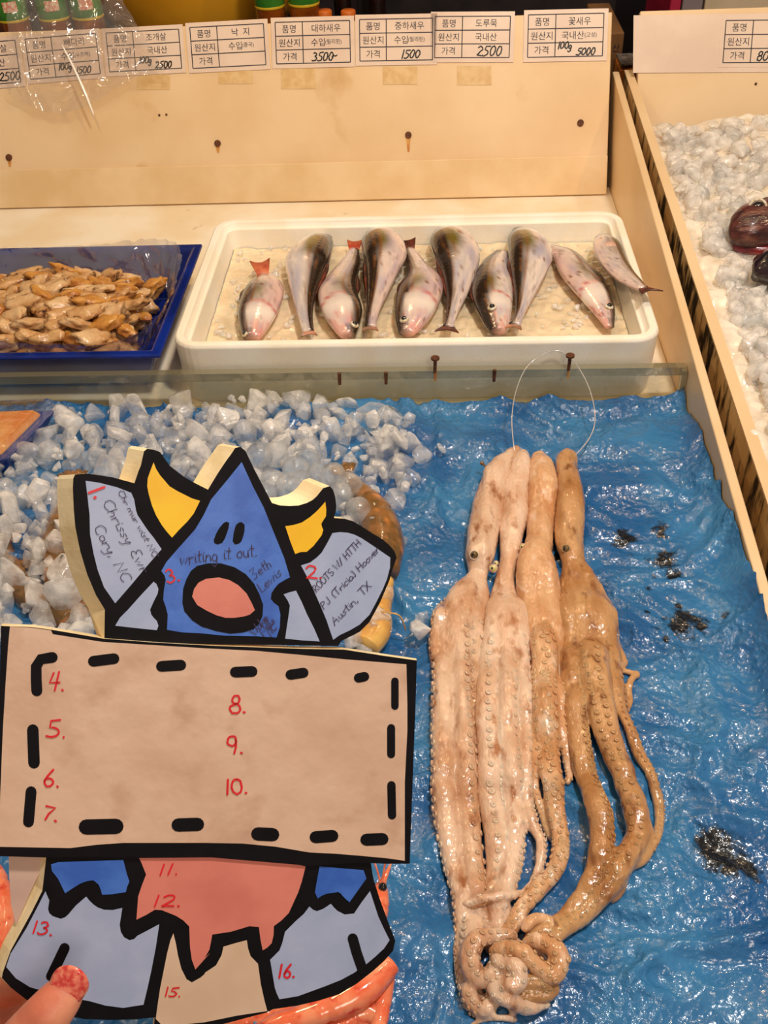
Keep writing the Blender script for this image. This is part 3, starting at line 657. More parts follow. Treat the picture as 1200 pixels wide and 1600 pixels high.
# ------------------------------------------------------------------ octopuses
def octo(name_label, trunk, arms, eyes, mats, suck, sdens=1.0):
    """trunk: rows (px,py,half,zc) ; arms: dict(path px, half widths px, z)"""
    b = MB()
    def to3(rows, flat, zadd=0, n=None):
        n = n or max(14, len(rows)*5)
        S = spline([Vector((r[0], r[1], r[2])) for r in rows], n); Z = [interp(list(range(len(rows))), [(r[3] if len(r) > 3 else 0) for r in rows], i/(n-1)*(len(rows)-1)) for i in range(n)]
        pts = []; rad = []
        for p, z in zip(S, Z):
            q = at(p.x, p.y, 'z', .02+z); d = (q-CAM).dot(CF); r = max(p.z, 2.0)*d/FPX
            pts.append((q, z)); rad.append(r)
        out = []
        for i, ((q, z), r) in enumerate(zip(pts, rad)):
            fl = flat if not isinstance(flat, (list, tuple)) else interp([k/(len(flat)-1) for k in range(len(flat))], flat, i/(n-1))
            base = sheet_z(q.x, q.y)
            out.append(Vector((q.x, q.y, max(base, .004) + r*fl*.8 + z + zadd)))
        # smooth the heights
        for _ in range(4):
            zs = [p.z for p in out]
            for i in range(1, n-1): out[i].z = (zs[i-1]+2*zs[i]+zs[i+1])/4
        return out, rad
    up = Vector((0, 0, 1))
    for t in trunk:
        fl = t['flat']; pts, rad = to3(t['rows'], fl, t.get('z', 0), 44)
        flv = [interp([k/(len(fl)-1) for k in range(len(fl))], fl, i/43) for i in range(44)] if isinstance(fl, list) else fl
        rad = [r*1.07 for r in rad]
        for i in range(30, 44): pts[i].z -= (i-30)/13*rad[i]*.30
        b.tube(pts, rad, 22, flat=flv, up=up)
        b.ball(pts[0], rad[0]*.95, 12, 8)
    sk = MB(); rnd = random.Random(len(name_label))
    for a in arms:
        pts, rad = to3(a['rows'], a.get('flat', .85), a.get('z', 0), max(24, len(a['rows'])*9))
        rad = [r*1.14 for r in rad]
        for i in range(8): pts[i].z -= (1-i/8)*rad[i]*.75
        rad[:6] = [r*lerp(.55, 1, i/6) for i, r in enumerate(rad[:6])]
        b.tube(pts, rad, 14, flat=a.get('flat', .85), up=up)
        b.ball(pts[-1], rad[-1]*.97, 8, 6)
        for ang0, spread in a.get('suck', ()):
            # a row of suckers at an angle from straight up (positive = to the right of the arm)
            dist = 0; side_ = 1
            for i in range(2, len(pts)-2):
                seg = (pts[i+1]-pts[i]).length; dist += seg; rr = rad[i]*a.get('sr', .36)*.8
                if dist < rr*1.25/sdens: continue
                dist = 0; side_ = -side_
                d = (pts[i+1]-pts[i-1]).normalized(); s = d.cross(up).normalized()
                if s.x < 0: s = -s
                u = s.cross(d); u = u if u.z > 0 else -u
                an = math.radians(ang0 + side_*spread + rnd.uniform(-5, 5)); nrm = s*math.sin(an)+u*math.cos(an)
                c = pts[i]+s*(math.sin(an)*rad[i])+u*(math.cos(an)*rad[i]*a.get('flat', .85))
                R = rr*rnd.uniform(.8, 1.1)
                sk.torus(c+nrm*R*.02, nrm, R*.62, R*.34, 12, 7)
                sk.ball(c-nrm*R*.25, R*.55, 8, 5)
    o = b.build('octo_tmp', [], smooth=True)
    r = o.modifiers.new('r', 'REMESH'); r.mode = 'VOXEL'; r.voxel_size = .0013
    s = o.modifiers.new('s', 'SMOOTH'); s.factor = .5; s.iterations = 9
    baked(o); me = o.data
    sd_ = len(name_label)*1.7
    NR = [v.normal.copy() for v in me.vertices]
    for v, nv_ in zip(me.vertices, NR):
        p = v.co.copy(); k = min(1, max(0, (p.y-.45)/.12))
        v.co = p + nv_*(.0016*k*noise.noise(Vector((p.x*120, p.y*14, sd_))) + .0011*noise.noise(Vector((p.x*60, p.y*45, sd_))) + .0005*noise.noise(p*240))
    bm = bmesh.new(); bm.from_mesh(me)
    skm = sk.mesh('sk'); bm.from_mesh(skm); me2 = bpy.data.meshes.new('body'); bm.to_mesh(me2); bm.free()
    bpy.data.objects.remove(o)
    for p in me2.polygons: p.use_smooth = True
    x, y = trunk[0]['rows'][len(trunk[0]['rows'])//2][:2]; base = at(x, y, 'z', .01)
    root = empty('octopus', base, name_label, 'octopus', 'raw octopuses strung up on the blue sheet')
    body = link('body', me2, mats, None); world_child(body, root)
    for ex, ey, er, mt, ez in eyes:
        q = at(ex, ey, 'z', ez); v = (CAM-q).normalized(); Q = v.to_track_quat('Z', 'Y').to_matrix()
        q = q - v*er*.35
        e = MB().ball(q, (er, er, er*.8), 14, 9, 0, Q).ball(q+v*er*.45+CR*(-er*.3), (er*.34, er*.5, er*.36), 10, 6, 1, Q).torus(q+v*er*.25, v, er*.88, er*.26, 16, 6, 2)
        world_child(e.build('eye', [M[mt], M['eyeb'], mats], None, smooth=True), root)
    return root
def z2(p): return [(650+a/3, 860+b_/3) + tuple(r) for a, b_, *r in p]
def z3(p): return [(650+a/2.79, 1200+b_/2.79) + tuple(r) for a, b_, *r in p]
def octmat(name, c1, c2, c3, sc2=26, **k):
    return pmat(name, c1, c2, sc2, .17, .45, 230, coat=.7, sss=.35, c3=c3, scale3=55, bdist=.0018, spec=.5, stretch=(1.6, .7, 1.6), **k)
OA = octmat('octopus_skin_pale', (226, 194, 168), (200, 152, 116), (158, 102, 66))
OB = octmat('octopus_skin_cream', (232, 202, 178), (214, 172, 140), (176, 120, 82))
OC = octmat('octopus_skin_orange', (220, 174, 132), (200, 144, 98), (232, 196, 166))
OD = octmat('octopus_skin_tan', (202, 156, 108), (174, 122, 74), (138, 88, 50))

octo('leftmost octopus of the strung bunch, dark eye on its left',
  [dict(rows=[(806, 709, 7, .004), (797, 720, 13, .004), (780, 738, 18, .003), (768, 769, 22, .003), (759, 816, 24, .002), (752, 855, 21, .002), (749, 872, 21, .002), (746, 892, 14, .0), (741, 905, 20, 0), (735, 922, 28, 0), (725, 955, 37, 0), (718, 1000, 39, 0), (716, 1050, 34, 0), (716, 1085, 24, 0)], flat=[.9, .9, .85, .85, .9, .9, .55, .42, .42, .5])],
  [dict(rows=z2([(170, 190, 11), (125, 290, 12), (104, 400, 12), (112, 480, 13), (124, 560, 14), (130, 700, 16), (127, 850, 16), (130, 1000, 16), (127, 1140, 16)])+z3([(136, 250, 16), (166, 400, 15), (195, 540, 13), (203, 650, 12), (205, 800, 12), (220, 950, 11), (260, 1030, 11), (290, 1050, 10)]), suck=((-75, 12),), z=.0, sr=.42),
   dict(rows=z2([(215, 250, 14), (215, 450, 15), (215, 600, 15), (222, 800, 15), (232, 1000, 16), (240, 1140, 16)])+z3([(230, 250, 17), (250, 400, 16), (262, 500, 14), (280, 600, 10), (285, 680, 9), (270, 780, 8)]), suck=((50, 20),), z=.002),
   dict(rows=z2([(275, 300, 12), (285, 430, 12), (285, 560, 11), (278, 700, 9), (275, 850, 7), (280, 1000, 6), (285, 1120, 5)]), suck=((10, 35),), sr=.5, z=.003),
   dict(rows=z2([(95, 500, 5), (80, 475, 5), (120, 468, 5), (160, 490, 5), (182, 525, 4)]), z=.009),
   dict(rows=z2([(110, 300, 6), (92, 265, 3), (98, 245, 3)]), z=.002),
   dict(rows=z3([(215, 560, 12), (240, 650, 15), (245, 740, 16), (235, 850, 14), (255, 950, 14), (300, 1010, 13)]), z=.0, suck=((-60, 20),)),
   dict(rows=z3([(230, 920, 12), (235, 985, 13), (290, 1050, 12), (335, 1020, 11), (340, 970, 10), (380, 1010, 10), (430, 1050, 9)]), z=.004, suck=((-40, 30),)),
   dict(rows=z3([(440, 720, 11, .006), (300, 728, 14, .012), (238, 800, 15, .01), (245, 880, 15, .008), (310, 915, 14, .01), (360, 885, 10, .012), (330, 860, 9, .01)]), z=.004, suck=((30, 30),)),
   dict(rows=z3([(230, 1110, 4), (300, 1085, 4), (380, 1095, 5), (430, 1085, 5)]), z=.0)],
  [(741, 867, .0052, 'oeye', .034), (775, 880, .0026, 'oeyep', .026)], OA, True)
octo('second octopus from the left, pale mantle and pale bulging eye',
  [dict(rows=[(816, 718, 10, .003), (812, 735, 15, .004), (807, 769, 18, .004), (804, 802, 20, .004), (799, 836, 18, .003), (796, 870, 15, .002), (791, 892, 15, .001), (790, 910, 17, .001), (790, 930, 25, 0), (792, 960, 31, 0), (792, 1010, 36, 0), (790, 1060, 36, 0), (790, 1110, 30, 0)], flat=[.9, .85, .85, .9, .9, .6, .45, .45, .5])],
  [dict(rows=z2([(385, 350, 14), (345, 480, 16), (335, 600, 16), (335, 800, 17), (345, 1000, 18), (345, 1140, 18)])+z3([(342, 200, 18), (352, 320, 17), (350, 430, 15), (330, 540, 12), (330, 640, 11), (310, 720, 9)]), suck=((35, 32), (75, 8)), sr=.36, z=.002),
   dict(rows=z2([(420, 350, 14), (428, 600, 15), (430, 800, 15), (440, 1000, 15)])+z3([(425, 80, 15), (432, 200, 16), (428, 330, 16), (405, 470, 15), (350, 620, 13), (370, 700, 10)]), suck=((60, 14),), z=.003, sr=.3),
   dict(rows=z2([(470, 330, 9), (500, 500, 9), (510, 700, 9), (515, 900, 9), (520, 1140, 8)])+z3([(505, 230, 9), (545, 320, 8), (535, 430, 7), (470, 535, 6), (330, 555, 6, .012), (215, 572, 5, .008)]), suck=((60, 20),), z=.005, sr=.4),
   dict(rows=z3([(270, 540, 12), (300, 640, 15), (325, 720, 16), (380, 780, 16), (430, 860, 16), (400, 950, 16), (340, 1000, 14)]), z=-.002),
   dict(rows=z3([(400, 560, 10), (380, 640, 13), (380, 710, 14), (430, 770, 14), (520, 830, 14), (560, 900, 14)]), z=-.002),
   dict(rows=z3([(340, 790, 10, .006), (370, 850, 13, .014), (440, 890, 14, .016), (430, 950, 14, .014), (350, 955, 13, .012), (380, 1010, 13, .008), (480, 1035, 12, .004), (570, 1020, 8, .002)]), z=.003, suck=((0, 40),))],
  [(771, 888, .0042, 'oeyep', .026)], OB, True)
octo('third octopus from the left, orange web and broad pale mantle',
  [dict(rows=[(843, 719, 13, .003), (847, 735, 19, .004), (848, 769, 22, .004), (847, 798, 22, .004), (845, 811, 20, .005), (844, 834, 20, .006), (841, 852, 21, .006), (838, 868, 23, .005), (838, 885, 29, .003), (840, 915, 33, .002), (846, 949, 30, .001), (853, 990, 27, 0), (855, 1040, 22, 0), (856, 1080, 19, 0)], flat=[.85, .8, .8, .95, 1, .6, .45, .5, .6])],
  [dict(rows=z2([(590, 350, 18), (600, 500, 18), (600, 650, 18), (607, 850, 18), (625, 1050, 16)])+z3([(600, 100, 15), (615, 200, 13), (632, 300, 13), (615, 420, 13), (540, 510, 13), (470, 600, 12), (420, 690, 11), (360, 740, 9)]), suck=((-28, 24), (32, 18)), sr=.34, z=.004),
   dict(rows=z2([(640, 400, 11), (655, 550, 11), (678, 800, 11), (715, 960, 9), (722, 1030, 7), (715, 1065, 6)]), suck=((0, 40),), z=.002, sr=.4),
   dict(rows=z2([(560, 450, 8), (552, 650, 8), (555, 850, 8), (562, 1100, 7)])+z3([(555, 180, 6), (590, 270, 6), (645, 305, 5)]), suck=((-20, 30),), z=.001, sr=.45),
   dict(rows=z3([(470, 755, 11, .012), (560, 770, 14, .012), (620, 840, 16, .01), (595, 910, 15, .01), (520, 870, 13, .014), (430, 800, 12, .018), (340, 790, 9, .014)]), z=.004, suck=((10, 35),)),
   dict(rows=z3([(470, 700, 9, .01), (520, 655, 9, .006), (575, 660, 9, .004), (590, 690, 9, .004)]), z=.002)],
  [(817, 855, .0036, 'oeyep', .032)], OC, True)
octo('rightmost octopus, darker tan with three arms curving to the right',
  [dict(rows=[(888, 713, 12, .003), (886, 722, 17, .003), (885, 735, 17, .003), (890, 769, 19, .003), (891, 802, 21, .003), (889, 830, 21, .002), (891, 856, 20, .002), (896, 880, 18, .001), (904, 904, 30, 0), (912, 937, 38, 0), (919, 970, 41, 0), (921, 1010, 40, 0), (918, 1060, 36, 0), (912, 1110, 28, 0)], flat=[.95, .85, .85, .9, .75, .42, .4, .42, .45])],
  [dict(rows=z2([(720, 400, 18), (730, 550, 18), (742, 700, 17), (755, 850, 15), (785, 1000, 15), (820, 1130, 15)])+z3([(770, 150, 16), (805, 280, 17), (800, 400, 17), (745, 530, 15), (665, 625, 14), (580, 700, 13), (500, 745, 11)]), suck=((75, 10), (40, 10)), sr=.3, z=.003),
   dict(rows=z2([(820, 400, 22), (830, 550, 22), (855, 720, 21), (900, 900, 19), (965, 1050, 17), (990, 1140, 16)])+z3([(925, 100, 17), (950, 200, 18), (965, 300, 17), (920, 390, 17), (850, 500, 16), (740, 620, 14), (620, 715, 13), (590, 780, 9)]), suck=((-12, 22),), sr=.27, z=.004),
   dict(rows=z3([(960, 200, 9, .004), (1005, 280, 10, .002), (1000, 370, 10, .0), (960, 410, 9, .0), (925, 440, 8), (890, 520, 7), (860, 560, 6)]), z=.001, sr=.3),
   dict(rows=z2([(890, 300, 12), (912, 450, 12), (945, 650, 11), (980, 800, 9), (1040, 940, 9), (1100, 1060, 8)])+z3([(1020, 40, 8), (1062, 130, 8), (1068, 210, 7), (1040, 320, 7), (990, 395, 7)]), z=.001, suck=((30, 30),), sr=.3),
   dict(rows=z2([(915, 230, 8), (935, 350, 6), (955, 430, 5), (985, 500, 5), (970, 540, 5), (1010, 560, 5), (1035, 570, 5), (1010, 600, 5), (1000, 640, 5), (1005, 700, 5), (985, 755, 4)]), z=.001),
   dict(rows=z3([(360, 960, 9, .004), (450, 985, 14, .006), (555, 975, 14, .005), (585, 950, 13, .006), (530, 925, 12, .012), (440, 935, 9, .014)]), z=.003, suck=((-20, 30),))],
  [(884, 857, .0046, 'oeye', .033)], OD, True)

# fishing line loop over the nail, and the wooden pick
lp = [(805, 712, .032), (801, 680, .045), (800, 650, .052), (806, 612, .058), (822, 575, .066), (848, 554, .076), (872, 548, .08), (890, 558, .073), (905, 576, .066), (920, 605, .058), (929, 640, .05), (928, 668, .045), (916, 692, .038), (897, 713, .03)]
def lpt(x, y, z): return at(x, y, 'z', z)
P = [lpt(*q) for q in lp]
tag(MB().tube(spline(P, 60), .0007, 6).build('fishing_line', M['line'], smooth=True), 'clear fishing line loop tying the octopuses to a nail', 'fishing line')
a, b_ = at(752, 723, 'z', .03), at(768, 737, 'z', .026)
pk = MB().tube([a, b_], .0013, 8).tube([a-(b_-a)*.05, a+(b_-a)*.15], .0022, 8)
tag(pk.build('wooden_pick', M['prawn'], smooth=True), 'small brown pick stuck in the leftmost octopus mantle', 'pick')

# ------------------------------------------------------------------ cut-out figure on foam board
def dep(px, py): return 1/(2.381-.253*px/640 + .00008*(800-py))
FIGN = ((pd(600, 0+900, dep(600, 900))-pd(0, 900, dep(0, 900))).cross(pd(0, 1300, dep(0, 1300))-pd(0, 900, dep(0, 900)))).normalized()
if FIGN.dot(CAM-pd(300, 1000, .44)) < 0: FIGN = -FIGN
def fg(px, py, k=0): return pd(px, py, dep(px, py)) + FIGN*(.00022*k)
HEAD = [(163, 1004)]+sc(80, 680, 4, [(335, 1090), (280, 1000), (225, 870), (180, 720), (150, 570), (140, 450), (135, 330), (138, 270), (150, 245), (230, 240), (380, 262), (520, 300), (530, 270), (545, 225), (560, 190), (580, 100), (600, 85), (640, 90), (680, 105), (705, 140), (740, 190), (830, 260), (900, 300), (980, 340), (1040, 240), (1090, 165), (1130, 110), (1150, 80), (1180, 72)])+sc(350, 680, 3.871, [(110, 78), (130, 95), (180, 200), (290, 410), (340, 425), (400, 428), (450, 425), (500, 410), (535, 392), (560, 370), (580, 345), (600, 320), (640, 308), (660, 330), (672, 370), (680, 430), (675, 470), (665, 500), (730, 505), (780, 520), (830, 550), (900, 595), (960, 630), (1000, 665), (1030, 700), (1045, 740), (1020, 810), (1000, 880), (945, 1010), (880, 1130), (820, 1190), (760, 1220), (710, 1245), (690, 1275)])
def bev_head(x, y):
    if x > 530: return (-2, -1)
    if 385 < x <= 530: return (-26, -12) if y < 800 else (-4, -2)
    if x < 200: return (-26 if y < 960 else -10, 2)
    return (-24, -5)
def extrude(mb, poly, thick, bev, k=0, mi_front=0, mi_side=1):
    f = [fg(x, y, k) for x, y in poly]; bk = [fg(x+bev(x, y)[0], y+bev(x, y)[1]) - FIGN*thick for x, y in poly]; n = len(poly)
    t = tessellate_polygon([f]); mb.add(f, t, mi_front)
    mb.add(bk, [tuple(reversed(q)) for q in tessellate_polygon([bk])], mi_side)
    mb.add(f+bk, [(i, (i+1) % n, n+(i+1) % n, n+i) for i in range(n)], mi_side)
def stroke_px(mb, pts, w, mi=0, k=3): ribbon(mb, pts, w, lambda x, y: fg(x, y, k), mi)
def write(mb, s, x0, y0, x1, y1, hpx, wpx, mi=0, k=3, slant=.1, jit=.03):
    """text along the line (x0,y0)->(x1,y1) in photo space, letter height hpx"""
    pl, tw = strokes(s, slant, jit); d = Vector((x1-x0, y1-y0)); L_ = d.length; d.normalize(); n = Vector((d.y, -d.x)); kx = L_/tw
    for q in pl: stroke_px(mb, [(x0+d.x*a*kx+n.x*b_*hpx, y0+d.y*a*kx+n.y*b_*hpx) for a, b_ in q], wpx, mi, k)
FM = {
 'edge': pmat('foam_board_edge', (246, 226, 182), (232, 206, 156), 60, .6, .2, 300),
 'blue': pmat('blue_paint', (70, 118, 208), (52, 98, 190), 60, .4, .1, 200, stretch=(1, 1, 1)),
 'grey': pmat('grey_blue_paint', (172, 182, 212), (160, 172, 204), 40, .42, .1, 200),
 'yellow': pmat('yellow_paint', (252, 200, 10), (244, 186, 8), 40, .4),
 'pink': pmat('pink_paint', (224, 132, 116), (212, 120, 106), 30, .42, .1, 200),
 'cream': pmat('cream_sign_paper', (222, 186, 160), (212, 174, 148), 26, .4, .6, 60, c3=(202, 162, 136), scale3=40, bdist=.0012),
 'white': pmat('off_white_paint', (222, 192, 166), (212, 180, 152), 26, .42),
 'red': pmat('red_marker', (226, 30, 44), (214, 26, 40), 80, .4),
 'purple': pmat('pen_writing', (58, 44, 84), None, rough=.5),
}
fig = empty('cutout_figure', fg(320, 1200), 'painted foam-board cut-out creature with blue head, yellow horns and a cream numbered sign', 'cut-out figure')
def paint(name, polys, mat, k=1):
    m = MB()
    for p in polys: m.poly([fg(x, y, k) for x, y in p])
    return wc(m, name, mat, fig)
hb = MB(); extrude(hb, HEAD, .008, bev_head); wc(hb, 'head_board', [M['black'], FM['edge']], fig)
earL = sc(80, 680, 4, [(215, 285), (300, 297), (410, 325), (500, 360), (518, 400), (530, 470), (540, 500), (600, 590), (640, 640), (690, 712), (600, 815), (500, 935), (400, 1050), (330, 950), (290, 840), (265, 740), (243, 620), (240, 500), (228, 390)])
hornL = sc(80, 680, 4, [(640, 170), (655, 210), (680, 250), (740, 320), (790, 350), (840, 375), (880, 395), (930, 410), (890, 490), (850, 540), (800, 590), (755, 640), (720, 600), (690, 560), (655, 500), (630, 440), (610, 370), (600, 320), (603, 270), (615, 235), (628, 200)])
greyL = sc(80, 680, 4, [(640, 915), (658, 930), (670, 960), (665, 990), (640, 1040), (618, 1090), (625, 1120), (640, 1140), (660, 1160), (670, 1190), (660, 1218), (530, 1205), (400, 1190), (430, 1140), (480, 1090), (560, 1000)])
headB = [(377.5, 722), (355, 750), (330, 780), (318, 805), (305, 827), (280, 855), (260, 878), (252, 892), (257, 899), (259, 906), (256, 922), (255, 937), (259, 948), (262, 960), (261, 984), (285, 988), (310, 989), (350, 993), (400, 994), (432, 996), (437, 980), (438, 960), (435, 947), (428, 942), (423, 936), (424, 927), (429, 919), (435, 912), (445, 906), (453, 902), (444, 872), (433, 845), (422, 818), (412, 793), (395, 760)]
mouthB = [(288, 955), (285, 942), (286, 920), (291, 905), (298, 892), (308, 884), (325, 880), (345, 880), (366, 886), (384, 897), (397, 912), (405, 928), (411, 945), (410, 962), (405, 974), (396, 983), (380, 988), (360, 990), (338, 986), (315, 979), (300, 969)]
mouthP = [(300, 932), (303, 920), (310, 910), (322, 904), (342, 902), (358, 906), (372, 914), (385, 927), (393, 942), (398, 953), (390, 960), (380, 963), (366, 965), (352, 965), (338, 961), (323, 954), (308, 945)]
hornR = sc(350, 680, 3.871, [(370, 550), (420, 543), (470, 528), (520, 495), (560, 460), (590, 428), (612, 402), (618, 450), (616, 490), (600, 515), (588, 535), (592, 555), (600, 572), (590, 605), (570, 632), (540, 670), (500, 705), (465, 706), (430, 718), (415, 680), (400, 640), (385, 595)])
earR = sc(350, 680, 3.871, [(465, 787), (520, 770), (560, 740), (590, 710), (625, 650), (655, 592), (700, 586), (750, 590), (790, 602), (830, 622), (900, 668), (1005, 740), (1003, 800), (985, 870), (960, 930), (920, 1010), (880, 1085), (820, 1145), (760, 1180), (700, 1208), (660, 1237), (640, 1180), (620, 1120), (595, 1060), (565, 990), (520, 890)])
greyR = sc(350, 680, 3.871, [(360, 962), (395, 950), (435, 940), (470, 1010), (500, 1080), (545, 1170), (578, 1247), (470, 1240), (370, 1230), (378, 1170), (388, 1105), (398, 1030), (385, 1000)])
paint('ear', [earL], FM['grey']); paint('horn', [hornL], FM['yellow']); paint('shoulder', [greyL], FM['grey'])
paint('face', [headB], FM['blue']); paint('horn', [hornR], FM['yellow']); paint('ear', [earR], FM['grey']); paint('shoulder', [greyR], FM['grey'])
paint('mouth_outline', [mouthB], M['black'], 2); paint('mouth', [mouthP], FM['pink'], 3)
eL = sc(80, 680, 4, [(1015, 655), (1030, 615), (1050, 580), (1075, 550), (1092, 540), (1112, 546), (1108, 580), (1100, 605), (1085, 645), (1068, 672), (1040, 682), (1020, 675)])
eR = sc(350, 680, 3.871, [(52, 640), (58, 590), (70, 545), (88, 528), (105, 525), (124, 540), (124, 575), (118, 605), (105, 640), (90, 655), (65, 660)])
paint('eye', [eL], M['black'], 2); paint('eye', [eR], M['black'], 2)
# writing on the head
hw = MB()
write(hw, 'Chrissy Ewr', 160, 785, 222, 897, 16, .6); write(hw, 'Cary, NC', 146, 824, 193, 912, 16, .6); write(hw, 'Chr mur wist NC', 184, 768, 240, 872, 9, .55, jit=.06)
write(hw, 'writing it out.', 282, 882, 404, 868, 20, .75)
write(hw, 'Zeth', 397, 905, 426, 884, 16, .6); write(hw, 'Lewis', 409, 926, 442, 896, 16, .6)
write(hw, 'Wake', 398, 994, 420, 966, 13, .8, jit=.06); write(hw, 'Mills', 412, 994, 430, 970, 11, .8, jit=.06); write(hw, 'NC', 424, 994, 433, 980, 9, .8)
write(hw, 'ROOTS W/ HTTH', 494, 926, 565, 849, 11, .6); write(hw, 'PJ (Tricia) Hoover', 506, 952, 594, 859, 11, .6); write(hw, 'Austin, TX', 523, 977, 582, 915, 12, .6)
wc(hw, 'handwriting', FM['purple'], fig, fix=False)
hr = MB(); stroke_px(hr, [(139, 770), (163, 761)], 1.9); stroke_px(hr, [(148, 777.5), (149, 777)], 2.2); wc(hr, 'red_number', FM['red'], fig, fix=False)
for a_ in (('2.', 477, 904, 507, 904), ('3.', 261, 911, 284, 907)):
    hr = MB(); write(hr, *a_, 21, 1.4, slant=0); wc(hr, 'red_number', FM['red'], fig, fix=False)
# lower body
LEG = [(73, 1330)]+sc(0, 1310, 3.636, [(262, 110), (240, 300), (180, 420), (120, 530), (60, 640), (15, 765), (10, 795), (60, 850), (150, 920), (260, 970), (380, 1010), (480, 1030), (620, 1035), (760, 1032), (880, 1020)])+[(240, 1612), (330, 1606)]+sc(320, 1310, 3.4286, [(335, 935), (365, 918), (500, 898), (610, 872), (720, 838), (810, 785), (900, 715), (960, 660), (1010, 605), (1022, 550), (980, 440), (940, 330), (905, 220), (885, 100)])
lb = MB(); extrude(lb, LEG, .007, lambda x, y: (-15, 0) if x < 90 else (3, 3) if x > 560 and y > 1450 else (0, 0), -2); wc(lb, 'body_board', [M['black'], FM['edge']], fig)
S7 = lambda p: sc(0, 1310, 3.636, p); S8 = lambda p: sc(320, 1310, 3.4286, p)
paint('shorts', [S7([(290, 148), (330, 135), (700, 122), (710, 160), (720, 200), (735, 245), (722, 275), (715, 305), (640, 317), (580, 320), (572, 290), (560, 262), (530, 238), (495, 242), (455, 257), (410, 285), (370, 312), (350, 270), (330, 230), (295, 185)])], FM['blue'], 0)
paint('shorts', [S8([(615, 150), (850, 170), (866, 215), (830, 265), (775, 342), (755, 325), (740, 310), (728, 295), (715, 287), (650, 297), (625, 308), (605, 322), (590, 290), (600, 230)])], FM['blue'], 0)
paint('leg', [S7([(258, 300), (268, 325), (280, 352), (273, 402), (280, 425), (300, 442), (345, 457), (370, 448), (390, 430), (430, 382), (490, 330), (505, 350), (530, 375), (555, 392), (590, 405), (640, 407), (695, 395), (688, 440), (680, 490), (686, 530), (705, 562), (735, 578), (762, 572), (780, 553), (840, 522), (905, 487), (885, 620), (860, 750), (838, 850), (815, 945), (700, 963), (600, 950), (510, 925), (400, 905), (290, 880), (170, 845), (90, 795), (35, 730), (60, 655), (150, 510), (205, 405)])], FM['grey'], 0)
paint('leg', [S8([(560, 365), (580, 382), (600, 390), (635, 377), (675, 350), (692, 370), (710, 388), (750, 408), (800, 402), (840, 342), (885, 282), (930, 420), (960, 485), (990, 545), (960, 590), (915, 632), (870, 670), (800, 720), (730, 758), (650, 790), (500, 845), (400, 862), (385, 830), (375, 800), (350, 650), (400, 600), (415, 560), (430, 500), (490, 440), (530, 405)])], FM['grey'], 0)
paint('belly', [S7([(790, 112), (1163, 108)])+S8([(60, 100), (350, 110), (540, 150), (520, 230), (500, 290), (450, 400), (410, 440), (370, 470), (368, 520), (358, 562), (335, 585), (310, 600), (298, 540), (290, 475), (240, 470), (140, 500), (40, 515), (32, 560), (25, 595), (0, 640)])+S7([(1195, 650), (1110, 745), (1090, 690), (1080, 620), (1075, 500), (1040, 465), (1000, 440), (920, 408), (880, 405), (830, 435), (775, 462), (785, 330), (805, 270), (830, 205), (800, 130)])], FM['pink'], 0)
paint('tail', [S7([(985, 540), (1000, 600), (1010, 660), (1030, 740), (1060, 800), (1090, 818), (1140, 790), (1163, 770)])+S8([(0, 720), (60, 680), (90, 625), (100, 580), (160, 562), (225, 545), (232, 590), (245, 630), (285, 672), (300, 780), (320, 870), (335, 925), (170, 950), (0, 985)])+[(255, 1604)]+S7([(885, 1025), (895, 950), (910, 850), (930, 750), (950, 650), (968, 580)])], FM['white'], 0)
for q in ([(101, 1481), (92, 1500), (80, 1525)], [(551, 1466), (557, 1488), (566, 1514)]):
    tk = MB(); stroke_px(tk, q, 8, 0, 1); wc(tk, 'toe_mark', M['black'], fig, fix=False)

kb = MB(); extrude(kb, [(12, 1332), (72, 1332), (64, 1362), (44, 1405), (24, 1452), (16, 1420), (13, 1375)], .004, lambda x, y: (0, 0), -22, 0, 0); wc(kb, 'backing_piece', pmat('bare_card', (206, 176, 160), (190, 158, 146), 30, .6), fig)
# sign panel
SIGN = [(2, 977), (20, 978), (50, 979), (80, 983), (110, 988), (162, 997), (240, 1003), (330, 1008), (470, 1013), (536, 1014), (600, 1024), (650, 1031), (648, 1100), (645, 1180), (642, 1260), (639, 1348), (600, 1348), (560, 1346), (482, 1351), (400, 1344), (330, 1338), (260, 1338), (150, 1337), (70, 1338), (-1, 1336), (-6, 1250), (-3, 1140), (0, 1060)]
sb = MB(); extrude(sb, SIGN, .005, lambda x, y: (5, 1) if x > 600 and y < 1330 else (0, 0), 6, 0, 1); wc(sb, 'sign_panel', [M['black'], FM['edge']], fig)
CREAM = [(16, 978), (50, 980), (80, 984), (83, 990), (160, 1002), (240, 1007), (320, 1012), (400, 1016), (466, 1022), (536, 1029), (633.5, 1037), (635, 1100), (635, 1140), (633, 1180), (631, 1222), (631, 1280), (631, 1343), (603, 1339), (560, 1335), (524, 1332), (483, 1330), (430, 1321), (378, 1316), (320, 1315), (192, 1315), (150, 1318), (110, 1323), (55, 1322), (-1, 1321), (0, 1262), (5, 1139), (9, 1070), (13, 1010)]
paint('sign_face', [CREAM], FM['cream'], 7)
